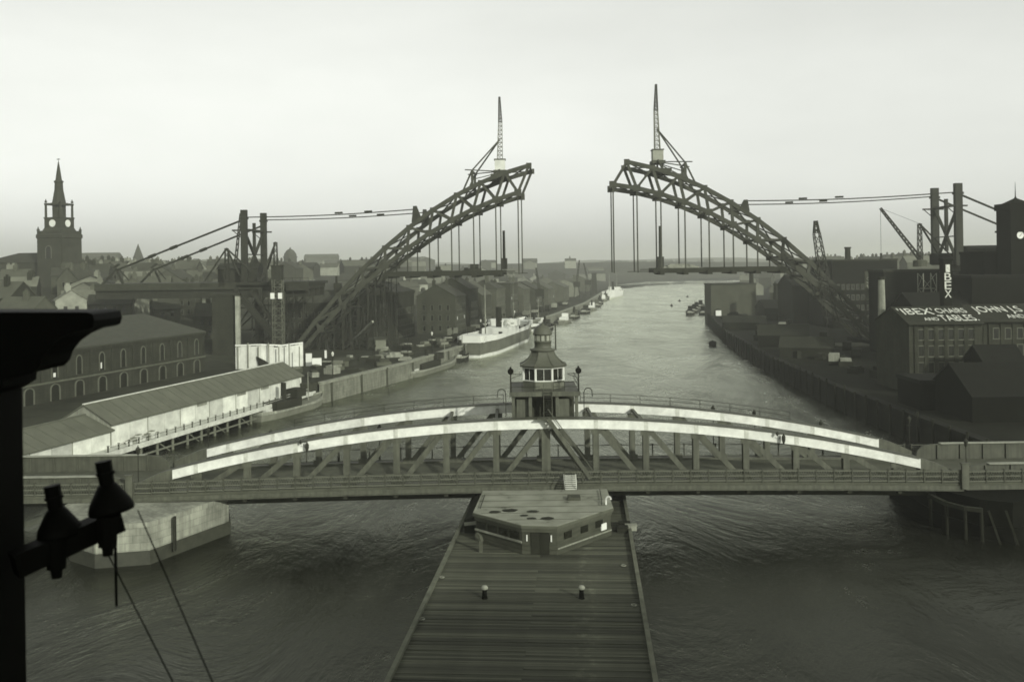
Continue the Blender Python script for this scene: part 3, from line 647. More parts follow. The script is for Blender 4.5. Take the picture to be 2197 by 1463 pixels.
b.hexa([a, a + jv * 2.6, c + jv * 3.2, c, a + Vector((0, 0, 1.3)), a + jv * 2.6 + Vector((0, 0, 1.9)), c + jv * 3.2 + Vector((0, 0, 2.1)), c + Vector((0, 0, 1.6))]); b.build('dark_block', TAR, tb)
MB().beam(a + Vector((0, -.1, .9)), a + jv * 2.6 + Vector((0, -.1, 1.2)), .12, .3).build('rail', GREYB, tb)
for i, (dx, dy) in enumerate([(0, 0), (.9, .5), (.4, 1.5)]):
    r = tag(MB().box(-.5, .5, -.35, .35, 0, .45).box(-.56, .56, -.4, .4, .45, .52).build('tool_chest', GREYB if i == 1 else TAR), ['low dark chest on the jetty right of the pier hut', 'greyish chest beside the pier hut and jetty edge', 'dark chest furthest back beside the pier hut'][i], 'chest')
    r.location = on(1335, 1140, 2.5) + Vector((dx, dy, 0))
mp_ = thing('mooring_post', 'stubby curved timber mooring post at the left foot of the pier hut', 'post', on(1032, 1184, 2.5))
MB().path([(0, 0, 0), (0, 0, 1.0), (-.12, .1, 1.35), (-.35, .2, 1.5)], .32).build('shaft', PLANK2, mp_)

# ------------------------------------------------------------------ the half-built great arch
AX, AY, ARO = 20.1, 267.0, R(4.0)
ac, as_ = math.cos(ARO), math.sin(ARO)
def T(u, v, z): return Vector((AX + u * ac + v * as_, AY - u * as_ + v * ac, z))
def ztop(u): return 57.3 - .00772 * u * u
def zbot(u): return 50.4 - .00715 * u * u
RIB = 17.0
RUST = M('steel_red_lead', 0.036, 0.7, 0.15, 0.3, 0.5)
DECKM = M('deck_dark', .022, .8, .1, .3, .6)
def half_arch(label, sgn, nodes, tops, deck0, deck1):
    r = thing('half_arch', label, 'bridge')
    for v in (0, RIB):
        tp = {}; bp = {}
        for j, u in enumerate(nodes):
            lean = 3.2 * max(0, 1 - j / 6) - 2.2 * sstep(5, 11, j)
            ut = u - lean if j < len(nodes) - 1 else u
            bp[j] = T(sgn * u, v, zbot(u)); tp[j] = T(sgn * ut, v, ztop(ut))
        js = sorted(bp)
        wch = 1.15
        for j in js[:-1]:
            MB().beam(bp[j], bp[j + 1], wch * .8, wch).build('bottom_chord', RUST, r)
            if j >= tops: MB().beam(tp[j], tp[j + 1], wch * .8, wch).build('top_chord', RUST, r)
        for j in js:
            if j >= tops and j < len(nodes) - 1: MB().beam(tp[j], bp[j], .65, .75, (1, 0, 0)).build('post', RUST, r)
            if j + 1 in tp and j + 1 < len(nodes) - 0 and j + 1 >= tops and j < len(nodes) - 2: MB().beam(bp[j], tp[j + 1], .55, .6, (1, 0, 0)).build('diagonal', RUST, r)
            MB().box(-1.0, 1.0, -.3, .3, -.95, .95).build('gusset', RUST, r).location = bp[j]
            if j >= tops:
                MB().box(-.75, .75, -.3, .3, -.75, .75).build('gusset', RUST, r).location = tp[j]
            if zbot(nodes[j]) > 27.5:
                zb = 25.6 if nodes[j] >= deck0 else 25.2
                MB().beam(bp[j], Vector((bp[j].x, bp[j].y, zb)), .34, .34).build('hanger', RUST, r)
    # bracing between the two ribs
    for j in range(len(nodes)):
        u = nodes[j]; lean = 3.2 * max(0, 1 - j / 6) - 2.2 * sstep(5, 11, j); ut = u - lean if j < len(nodes) - 1 else u
        MB().beam(T(sgn * u, .4, zbot(u)), T(sgn * u, RIB - .4, zbot(u)), .45, .6).build('cross_strut', RUST, r)
        if j >= tops: MB().beam(T(sgn * ut, .4, ztop(ut)), T(sgn * ut, RIB - .4, ztop(ut)), .45, .6).build('cross_strut', RUST, r)
        if j + 1 < len(nodes):
            u2 = nodes[j + 1]
            for a_, b_ in ((0, RIB), (RIB, 0)):
                MB().beam(T(sgn * u, a_, zbot(u)), T(sgn * u2, b_, zbot(u2)), .3).build('lateral_brace', RUST, r)
                if j >= tops:
                    l2 = 3.2 * max(0, 1 - (j + 1) / 6) - 2.2 * sstep(5, 11, j + 1); ut2 = u2 - l2 if j + 1 < len(nodes) - 1 else u2
                    MB().beam(T(sgn * ut, a_, ztop(ut)), T(sgn * ut2, b_, ztop(ut2)), .3).build('lateral_brace', RUST, r)
    # suspended deck
    def dbox(u0, u1, v0, v1, z0, z1, nm, m=DECKM):
        if sgn < 0: u0, u1 = -u1, -u0
        MB().hexa([T(u0, v0, z0), T(u1, v0, z0), T(u1, v1, z0), T(u0, v1, z0), T(u0, v0, z1), T(u1, v0, z1), T(u1, v1, z1), T(u0, v1, z1)]) if False else None
        b = MB(); b.hexa([T(u0, v0, z0), T(u1, v0, z0), T(u1, v1, z0), T(u0, v1, z0), T(u0, v0, z1), T(u1, v0, z1), T(u1, v1, z1), T(u0, v1, z1)]); return b.build(nm, m, r)
    dbox(deck0, deck1, .8, RIB - .8, 25.6, 26.1, 'deck')
    for v in (-.2, RIB - .3): dbox(deck0, deck1, v, v + .5, 25.0, 26.35, 'edge_girder')
    for u in nodes:
        if deck0 - 1 <= u <= deck1: dbox(u - .7, u + .7, -.8, RIB + .8, 24.5, 25.6, 'cross_girder')
    dbox(deck0 - 3.4, deck0, 3.2, 3.6, 25.9, 26.15, 'projecting_beam'); dbox(deck0 - 6.5, deck0, 12, 12.4, 25.3, 25.5, 'projecting_beam')
    return r
NL = [17.9 + 6.31 * j for j in range(11)]
NR = [8.7 + 6.573 * j for j in range(12)]
half_arch('left half of the unfinished steel arch bridge with hangers and deck', -1, NL, 0, 22.6, 56)
half_arch('right half of the unfinished steel arch bridge with hangers and deck', 1, NR, 1, 19.5, 56)

def lattice_mast(b, p, q, w0, w1, n, r=.07):
    p, q = Vector(p), Vector(q); d = (q - p).normalized(); u = Vector((0, 1, 0)) if abs(d.y) < .9 else Vector((1, 0, 0))
    a = d.cross(u).normalized(); c = d.cross(a).normalized(); ring = []
    for i in range(n + 1):
        t = i / n; o = p.lerp(q, t); h = lerp(w0, w1, t) / 2; ring.append([o + a * h + c * h, o - a * h + c * h, o - a * h - c * h, o + a * h - c * h])
    for i in range(n):
        for k in range(4):
            b.beam(ring[i][k], ring[i + 1][k], r * 2); b.beam(ring[i][k], ring[i + 1][(k + 1) % 4], r * 1.3)
            b.beam(ring[i][k], ring[i][(k + 1) % 4], r * 1.2)
    return b
def creeper(label, sgn, u, zb, jt, us):
    r = thing('creeper_crane', label, 'crane'); v = RIB / 2
    cabm = PALE if sgn < 0 else M('crane_cab_grey', .22, .8, .2, .2, 1)
    for vv in (0, RIB): MB().beam(T(sgn * (u + 1), vv, ztop(u) - .2), T(sgn * u, v + (vv - v) * .25, zb), .5).build('support_leg', RUST, r)
    b = MB(); c = T(sgn * u, v, 0); b.box(c.x - 1.9, c.x + 1.9, c.y - 2.6, c.y + 2.6, zb - .9, zb); b.build('turntable', RUST, r)
    MB().box(c.x - 2.6, c.x + 2.6, c.y - 8.8, c.y + 8.8, ztop(u) - .3, ztop(u) + .5).build('carriage_beam', RUST, r)
    MB().box(c.x - 1.5, c.x + 1.5, c.y - 1.6, c.y + 1.6, zb + .02, zb + 3.0).build('engine_house', cabm, r)
    MB().box(c.x - 1.7, c.x + 1.7, c.y - 1.8, c.y + 1.8, zb + 3.02, zb + 3.3).build('engine_house_roof', STEEL3, r)
    lattice_mast(MB(), (c.x, c.y, zb + 3.3), (c.x + sgn * -.25, c.y, zb + (jt - zb) * .66), 1.5, 1.0, 9, .10).build('jib', M('jib_grey', .12, .8, .1, .2, 1), r)
    lattice_mast(MB(), (c.x + sgn * -.25, c.y, zb + (jt - zb) * .66), (c.x + sgn * -.1, c.y, jt), 1.0, .35, 7, .13).build('jib_head', STEEL, r)
    zs = zb + (jt - zb) * .42
    for vv, uu, zz in ((2.5, us, 0), (RIB - 2.5, us + .5, 0)):
        s = T(sgn * uu, vv, ztop(uu) + 5.0)
        MB().beam((c.x, c.y, zs), s, .32).build('backstay', RUST, r)
        MB().beam(s, T(sgn * uu, vv, ztop(uu)), .7).build('stay_post', RUST, r); MB().beam(s, T(sgn * (uu + 3.0), vv, ztop(uu + 3.0)), .45).build('stay_post', RUST, r)
        MB().beam(s + Vector((sgn * 2, 0, .2)), (c.x, c.y, zb - .2), .28).build('sill_strut', RUST, r); MB().beam(s + Vector((0, 0, -2.6)), (c.x, c.y, zb - .6), .25).build('sill_strut', RUST, r)
    MB().beam(T(sgn * us, 2.5, ztop(us) + 4.8), T(sgn * us, RIB - 2.5, ztop(us) + 4.8), .4).build('stay_post_tie', RUST, r)
creeper('tall thin crane with white engine house on top of the left half arch', -1, 23.5, 55.2, 76.6, 31)
creeper('tall thin crane with grey engine house on top of the right half arch', 1, 21.8, 57.0, 79.0, 29)

# little gantry boilers and masts standing on the suspended decks
for px, py0, py1, Y, lb in ((1082, 495, 578, 275, 'slim dark steam hoist mast at the free end of the left deck'), (1417, 485, 575, 272, 'slim dark steam hoist mast at the free end of the right deck')):
    p, q = at(px, py1, Y), at(px, py0, Y); r = thing('hoist_mast', lb, 'mast', p)
    MB().tube((0, 0, 0), (0, 0, q.z - p.z), .45, .35, 8).build('mast', STEEL, r); MB().box(-.9, .9, -.9, .9, 0, 3.2).build('winch', STEEL, r)
for px, w_, h_, Y, lb in ((1018, 2.0, 2.2, 275, 'heap of winch gear midway along the left deck'), (940, 1.2, 1.6, 275, 'small winch near the inner end of the left deck'), (1000, 1.0, 1.2, 277, 'small dark winch beside the winch heap on the left deck')):
    p = at(px, 580, Y); r = thing('deck_winch', lb, 'winch', (p.x, p.y, 26.1)); b = MB().box(-w_, w_, -1, 1, 0, h_ * .4); b.build('bed', STEEL, r)
    MB().tube((-w_ * .6, 0, h_ * .6), (w_ * .6, 0, h_ * .6), h_ * .4, None, 10).build('drum', STEEL, r)
sk = thing('timber_stack', 'low stack of staging timber on the right deck', 'timber', at(1462, 570, 272) * 1); sk.location.z = 26.1
for i in range(4): MB().box(-6 + i * .8, 6 - i * 1.2, -1.2 + i * .2, 1.2 - i * .2, i * .35, i * .35 + .3).build('plank', GREYB, sk)

# ------------------------------------------------------------------ towers, cables, back stays
def tower(label, u, z0, ztop_, w_, cross):
    r = thing('cable_tower', label, 'tower')
    for v in (0, RIB):
        p = T(u, v, z0); MB().box(p.x - w_ / 2, p.x + w_ / 2, p.y - .7, p.y + .7, z0, ztop_).build('column', STEEL, r)
        MB().box(p.x - w_ * .62, p.x + w_ * .62, p.y - .9, p.y + .9, cross - .3, cross + .3).build('saddle', STEEL, r)
        MB().box(p.x - 3.4, p.x + 2.4, p.y - .5, p.y + .5, cross - 3.6, cross - 3.2).build('staging', STEEL, r)
        MB().beam((p.x - 3.2, p.y, cross - 3.5), (p.x - .8, p.y, cross - 5.6), .2).build('staging_brace', STEEL, r)
    zt = cross - 4
    MB().beam(T(u, .7, zt), T(u, RIB - .7, z0 + 1), .75, .5).build('cross_brace', STEEL, r); MB().beam(T(u, RIB - .7, zt), T(u, .7, z0 + 1), .75, .5).build('cross_brace', STEEL, r)
    MB().beam(T(u, .7, cross - 3.2), T(u, RIB - .7, cross - 3.2), .6).build('portal_beam', STEEL, r)
    MB().beam(T(u, .7, z0 + 8), T(u, RIB - .7, z0 + 8), .3).build('tie_beam', STEEL, r)
    m = T(u, RIB / 2, 0); MB().box(m.x - .4, m.x + .4, m.y - .4, m.y + .4, z0 + 4, cross - 1).build('hanging_pole', STEEL, r)
tower('pair of dark cable columns with cross bracing above the left abutment', -96.6, 24.0, 44.7, 1.75, 42.3)
tower('pair of dark cable columns with cross bracing above the right abutment', 102.0, 26.0, 48.3, 1.95, 45.6)
def cable(label, p, q, r_=.16, sag=.0):
    t = thing('stay_cable', label, 'cable'); p, q = Vector(p), Vector(q); pts = [p.lerp(q, i / 8) + Vector((0, 0, -sag * math.sin(math.pi * i / 8))) for i in range(9)]
    b = MB()
    for a_, c_ in zip(pts, pts[1:]): b.tube(a_, c_, r_, None, 6)
    b.build('rope', WIRE, t)
    for f_ in (.72, .55): m = p.lerp(q, f_); d = (q - p).normalized(); MB().tube(m - d * 1.1, m + d * 1.1, r_ * 1.7, None, 6).build('clamp', WIRE, t)
for v, nm in ((0, 'near'), (RIB, 'far')):
    cable('%s taut cable from the left tower to the back of the left half arch' % nm, T(-96.6, v, 42.6), T(-46.5, v, 44.0), .17, .5)
    cable('%s taut cable from the right tower to the back of the right half arch' % nm, T(102, v, 45.9), T(44.5, v, 44.6), .17, .6)
    cable('%s slanting back stay of the left tower' % nm, T(-96.6, v, 42.0 if v == 0 else 41.0), T(-134.5 if v == 0 else -131, v, 28.0), .3)
    cable('%s slanting back stay of the right tower' % nm, T(102, v, 45.5), T(146, v, 25.5), .3)
    a = T(-134.5 if v == 0 else -131, v, 28.0); r = thing('anchor_frame', 'steel anchor frame of the %s back stay on the left approach deck' % nm, 'frame', (a.x, a.y, 0))
    for dx, dz in ((-4.2, 24.0), (1.8, 24.0)): MB().beam((0, 0, 28.3), (dx, 0, dz), .55).build('strut', STEEL, r)
    MB().beam((-1, 0, 28.6), (.8, 0, 29.8), .6).build('head', STEEL, r); MB().beam((1, 0, 28), (3.5, 0, 25), .3).build('strut', STEEL, r)
    # cable anchorages on the arch
    for u, s in ((-46.5, -1), (44.5, 1)):
        p = T(u, v, ztop(abs(u))); r = thing('cable_shackle', 'steel shackle holding the %s cable to the %s half arch' % (nm, 'left' if s < 0 else 'right'), 'shackle', p)
        MB().slab([(-1.6, -.3), (1.6, -.3), (s * .6 + .5, 44.9 - p.z), (s * .6 - .5, 44.9 - p.z)], -.4, .4).build('plate', STEEL, r)

# approach decks
def approach(label, u0, u1, z0, z1, m):
    r = thing('approach_deck', label, 'deck')
    b = MB(); b.hexa([T(u0, -.5, z0 + (z1 - z0) * .55), T(u1, -.5, z0 + (z1 - z0) * .55), T(u1, RIB + .5, z0 + (z1 - z0) * .55), T(u0, RIB + .5, z0 + (z1 - z0) * .55), T(u0, -.5, z1), T(u1, -.5, z1), T(u1, RIB + .5, z1), T(u0, RIB + .5, z1)]); b.build('deck_slab', m, r)
    for v in (.2, 5.5, 11, RIB - .9):
        b = MB(); zz = z0 + (z1 - z0) * .55 - .01; b.hexa([T(u0, v, z0), T(u1, v, z0), T(u1, v + .5, z0), T(u0, v + .5, z0), T(u0, v, zz), T(u1, v, zz), T(u1, v + .5, zz), T(u0, v + .5, zz)]); b.build('girder', STEEL, r)
    return r
approach('long dark plate-girder approach deck reaching left from the left tower', -141, -78, 19.6, 24.0, M('approach_steel', .03, .75, .12, .3, .4))
approach('pale-edged concrete approach deck running right from the right tower', 104, 175, 22.0, 26.2, M('approach_concrete', .10, .85, .1, .2, .4))
sp = at(520, 620, 285)
r = thing('staging_platform', 'timber staging platform cantilevered out beyond the left tower', 'platform')
b = MB(); b.hexa([T(-98, -2, 23.2), T(-77.5, -2, 23.2), T(-77.5, RIB + 2, 23.2), T(-98, RIB + 2, 23.2), T(-98, -2, 24.05), T(-77.5, -2, 24.05), T(-77.5, RIB + 2, 24.05), T(-98, RIB + 2, 24.05)]); b.build('platform', STEEL, r)
b = MB(); b.hexa([T(-84, -2, 21.5), T(-77.5, -2, 21.5), T(-77.5, -1.6, 21.5), T(-84, -1.6, 21.5), T(-84, -2, 23.19), T(-77.5, -2, 23.19), T(-77.5, -1.6, 23.19), T(-84, -1.6, 23.19)]); b.build('edge_beam', STEEL, r)
for k in range(9): p = T(-96 + k * 2.3, -1.9, 24.05); MB().box(p.x - .05, p.x + .05, p.y - .05, p.y + .05, 24.05, 25.2).build('rail_post', STEEL, r)
MB().beam(T(-96, -1.9, 25.1), T(-77.6, -1.9, 25.1), .1).build('handrail', STEEL, r)

# abutment towers' steel legs below the decks
def legs(label, u, z1, n, mat, name='steel_trestle'):
    r = thing(name, label, 'frame')
    for v in (0, RIB):
        for du in (-7, 0):
            p = T(u + du, v, 0); MB().box(p.x - .6, p.x + .6, p.y - .6, p.y + .6, 3.5, z1).build('leg', mat, r)
        for k in range(n):
            za, zb = lerp(4, z1, k / n), lerp(4, z1, (k + 1) / n); MB().beam(T(u - 7, v, za), T(u, v, zb), .35).build('brace', mat, r); MB().beam(T(u, v, za), T(u - 7, v, za), .35).build('tie', mat, r)
    return r
legs('dark braced steel legs carrying the left tower', -92, 23.1, 3, STEEL)
for px0, px1, g, lb in ((505, 514, M('column_grey', .24, .85, .1, .3, .6, streak=True), 'tall pale-grey column under the left tower'), (455, 500, SOOT2, 'thick dark masonry abutment column left of the pale column')):
    a, c = at(px0, 700, 262), at(px1, 700, 262); o = thing('abutment_column', lb, 'column'); MB().box(a.x, c.x, 262, 262 + (c.x - a.x), 3.8, 20.5).build('shaft', g, o); MB().box(a.x - .3, c.x + .3, 261.7, 262.3 + (c.x - a.x), 20.5, 21.3).build('head', STEEL, o)
# slanting struts at the left abutment
for k, (pa, pb) in enumerate((((520, 640), (600, 735)), ((545, 630), (585, 690)), ((510, 700), (550, 640)))):
    o = thing('raking_strut', ['heavy raking strut falling right below the left tower', 'short raking strut behind the heavy one at the left tower', 'thin raking brace crossing below the left tower'][k], 'strut')
    MB().beam(at(pa[0], pa[1], 268 + k), at(pb[0], pb[1], 268 + k), (1.6, .9, .4)[k]).build('strut', STEEL, o)

# derricks
def derrick(label, foot, mast_h, jib, stays, mat=STEEL, drum=True):
    r = thing('derrick', label, 'crane', foot)
    lattice_mast(MB(), (0, 0, 0), (0, 0, mast_h), 1.1, .8, 6, .09).build('mast', mat, r)
    if jib: lattice_mast(MB(), (0, 0, .6), jib, .9, .45, 14, .10).build('jib', mat, r)
    if jib:
        MB().tube((0, 0, mast_h), jib, .04, None, 5).build('topping_wire', WIRE, r); MB().tube(jib, Vector(jib) - Vector((0, 0, 14)), .05, None, 5).build('hoist_rope', WIRE, r)
        MB().box(jib[0] - .25, jib[0] + .25, jib[1] - .25, jib[1] + .25, jib[2] - 14.6, jib[2] - 12.5).build('hook_block', STEEL, r)
    for s in stays: MB().beam((0, 0, mast_h), s, .4).build('stay_leg', mat, r)
    if drum: MB().lathe([(1.9, -1.6), (1.9, 0), (1.5, .3)], 14).build('drum_house', M('drum_house', .06, .8, .15, .3, .8), r)
f = at(1974, 560, 266); jt = at(1889, 447, 266)
derrick('derrick crane with long raised jib beside the right tower', f, at(1973, 480, 266).z - f.z, tuple(jt - f), [(9.5, -3, -1), (9.5, 6, -1)])
f = at(487, 600, 270); derrick('three-legged derrick on the left approach deck', f, at(487, 533, 270).z - f.z, None, [(-6.2, 0, -.2), (6, 4, 2), (4.5, -3, 1)], STEEL, False)
f = at(592, 600, 272); derrick('tall derrick on the staging right of the left tower', f, at(592, 520, 272).z - f.z, None, [(-4.2, -1, -.3), (-3.6, 5, 3)], STEEL, True)
f = at(505, 570, 284); p = at(512, 470, 284)
r = thing('jib_pole', 'slanting jib pole rising beside the left cable tower', 'pole', f); lattice_mast(MB(), (0, 0, 0), tuple(at(545, 458, 284) - f + Vector((-4, 0, 0))), .7, .4, 9, .08).build('pole', STEEL, r)
f = at(1785, 700, 254); r = thing('lattice_crane_mast', 'leaning lattice crane mast standing over the right half arch', 'crane', f)
lattice_mast(MB(), (0, 0, 0), tuple(at(1752, 500, 254) - f), 3.0, 1.5, 10, .11).build('mast', STEEL, r); lattice_mast(MB(), tuple(at(1752, 500, 254) - f), tuple(at(1750, 474, 254) - f), 1.3, .6, 2, .16).build('mast_head', STEEL, r)
p = at(595, 585, 268); r = thing('hoist_box', 'dark boxed boiler on the staging below the tall derrick', 'boiler', p); MB().box(-1.4, 1.4, -1.4, 1.4, -2.2, 1.8).build('box', STEEL, r); MB().box(-1.6, 1.6, -1.6, 1.6, 1.8, 2.1).build('lid', STEEL, r)
r = thing('lift_tower', 'slim lattice lift tower below the staging with two bright panels', 'tower', at(598, 738, 262)); hh = at(598, 600, 262).z - r.location.z
lattice_mast(MB(), (0, 0, 0), (0, 0, hh), 2.6, 2.6, 9, .07).build('frame', M('lift_grey', .10, .8, .1, .2, 1), r)
for dx in (-1.2, .9): MB().box(dx - .5, dx + .6, -1.7, -1.5, hh - 5.2, hh - 3.6).build('bright_panel', CLOCK, r)
# huts on the approach decks
def shed(name, label, cat, c, w_, d, h, rh, wall, roof, rz=0.0, group=None):
    r = thing(name, label, cat, c, rz, group); MB().box(-w_ / 2, w_ / 2, -d / 2, d / 2, 0, h).build('wall', wall, r)
    b = MB(); e = .3
    pr = [(-d / 2 - e, h - .05), (d / 2 + e, h - .05), (d / 2 + e, h + .12), (0, h + rh), (-d / 2 - e, h + .12)]
    n = len(pr); k = [(-w_ / 2 - e, y_, z_) for y_, z_ in pr] + [(w_ / 2 + e, y_, z_) for y_, z_ in pr]
    b.v = k; b.f = [tuple(range(n))[::-1], tuple(range(n, 2 * n))] + [(i, (i + 1) % n, n + (i + 1) % n, n + i) for i in range(n)]; b.mi = [0] * len(b.f)
    b.build('roof', roof, r); return r
p = at(515, 600, 280); shed('tower_hut', 'dark gabled work hut on the deck at the left tower foot', 'hut', (p.x, 281, 24.05), 11.5, 7, 3.8, 1.8, STEEL, STEEL)
p = at(2115, 570, 268); shed('tower_hut', 'wide black work hut on the deck right of the right tower', 'hut', (p.x, 270, 26.25), 10.5, 6, 4.2, 1.0, BLACKB, BLACKB)
p = at(2035, 570, 268); shed('tower_hut', 'black work hut between the columns of the right tower', 'hut', (p.x, 268, 26.25), 8, 6, 2.6, .6, BLACKB, BLACKB)
r = thing('abutment_pier', 'massive black masonry pier below the right tower', 'pier'); a = T(97, -1, 0); MB().box(a.x, a.x + 14, a.y, a.y + 19, 3, 22.0).build('masonry', BLACKB, r); MB().box(a.x - .5, a.x + 14.5, a.y - .5, a.y + 19.5, 22.0, 24.0).build('cornice', BLACKB, r)
r = thing('skewback_block', 'low dark concrete block receiving the foot of the right half arch', 'block'); a = T(79, -2, 0); MB().box(a.x, a.x + 9, a.y, a.y + 22, 0, 5.4).build('block', BLACKB, r); MB().box(a.x - 10, a.x - .1, a.y, a.y + 10, 2, 4.6).build('apron', M('apron_concrete', .085, .9, .1, .4, .5), r)
r = thing('skewback_block', 'dark concrete block receiving the foot of the left half arch', 'block'); a = T(-88, -2, 0); MB().box(a.x, a.x + 9, a.y, a.y + 22, 0, 5.2).build('block', SOOT2, r)

# white hoarding at the left abutment
hd = thing('white_hoarding', 'bright white boarded hoarding round the left abutment', 'hoarding')
hp = [(505, 742, 226), (560, 740, 226), (605, 742, 228), (650, 736, 231)]
for k, ((xa, ya, Ya), (xb, yb, Yb)) in enumerate(zip(hp, hp[1:])):
    a, c = at(xa, ya, Ya), at(xb, yb, Yb); n = 5
    for i in range(n):
        p, q = a.lerp(c, i / n), a.lerp(c, (i + .97) / n); z0 = 3.9; dz = random.uniform(-.45, .25); p.z += dz; q.z += dz + random.uniform(-.1, .1)
        MB().hexa([(p.x, p.y, z0), (q.x, q.y, z0), (q.x, q.y + .2, z0), (p.x, p.y + .2, z0), (p.x, p.y, p.z), (q.x, q.y, q.z), (q.x, q.y + .2, q.z), (p.x, p.y + .2, p.z)])
        b = MB(); b.hexa([(p.x, p.y, z0 - 4 * (k < 9)), (q.x, q.y, z0 - 4), (q.x, q.y + .2, z0 - 4), (p.x, p.y + .2, z0 - 4), (p.x, p.y, p.z), (q.x, q.y, q.z), (q.x, q.y + .2, q.z), (p.x, p.y + .2, p.z)]); b.build('board_panel', PALE, hd)
    MB().beam(a + Vector((0, -.15, .1)), c + Vector((0, -.15, .1)), .25, .3).build('capping', CLOCK, hd)

a, c = at(556, 775, 225.6), at(576, 775, 225.6); MB().slab([(a.x, 4.1), (c.x, 4.1), (c.x, 5.6), (c.x - .9, 6.2), (a.x - .6, 7.2)], 225.5, 225.8).build('gateway', TAR, hd)
for k in range(7): a = at(510 + 22 * k, 742, 225.6); MB().box(a.x - .1, a.x + .1, 225.5, 225.8, 3.9, a.z + (.7 if k % 2 else -.2)).build('upright', GREYB, hd)
# ------------------------------------------------------------------ buildings
FRAMEW = M('window_frame_paint', .085, .8, .15, .2, 1)
def win_mesh(arch=False):
    b = MB(); b.mat(0)
    b.box(-.5, -.40, -.10, 0, 0, 1).box(.40, .5, -.10, 0, 0, 1).box(-.40, .40, -.10, 0, .93, 1).box(-.56, .56, -.16, 0, -.07, 0)
    b.mat(1); b.box(-.40, .40, -.03, -.012, 0, .93)
    return b.mesh('window', [FRAMEW, DARKP])
WIN = win_mesh()
def arch_win():
    b = MB(); b.mat(0); n = 8
    o = [(.5 * math.cos(t), .7 + .3 * math.sin(t)) for t in [math.pi * i / n for i in range(n + 1)]]; q = [(.40 * math.cos(t), .7 + .24 * math.sin(t)) for t in [math.pi * i / n for i in range(n + 1)]]
    o = [(.5, 0)] + o + [(-.5, 0)]; q = [(.40, 0)] + q + [(-.40, 0)]
    for i in range(len(o) - 1):
        (ax, az), (bx, bz), (cx, cz), (dx, dz) = o[i], o[i + 1], q[i + 1], q[i]
        b.hexa([(ax, 0, az), (bx, 0, bz), (cx, 0, cz), (dx, 0, dz), (ax, -.12, az), (bx, -.12, bz), (cx, -.12, cz), (dx, -.12, dz)])
    b.mat(1); b.poly([(x, -.02, z) for x, z in reversed(q)])
    return b.mesh('window', [FRAMEW, DARKP])
AWIN = arch_win()
BLIND = MB().box(-.36, .36, -.05, -.035, .08, .62).mesh('blind', CLOCK)
def facade(root, face, w_, d, rows, cols, z0, h, ww=1.0, wh=1.6, mesh=None, margin=1.2, z_off=.9, blinds=0.0, rng=random):
    span = w_ if face in 'fb' else d
    for r_ in range(rows):
        for c in range(cols):
            t = -span / 2 + margin + (span - 2 * margin) * (c + .5) / cols; z = z0 + z_off + r_ * h
            loc, rz = {'f': ((t, -d / 2, z), 0), 'b': ((-t, d / 2, z), math.pi), 'r': ((w_ / 2, t, z), math.pi / 2), 'l': ((-w_ / 2, -t, z), -math.pi / 2)}[face]
            o = put('window', mesh or WIN, root, loc, rz, (ww, 1, wh))
            if rng.random() < blinds: put('blind', BLIND, o)
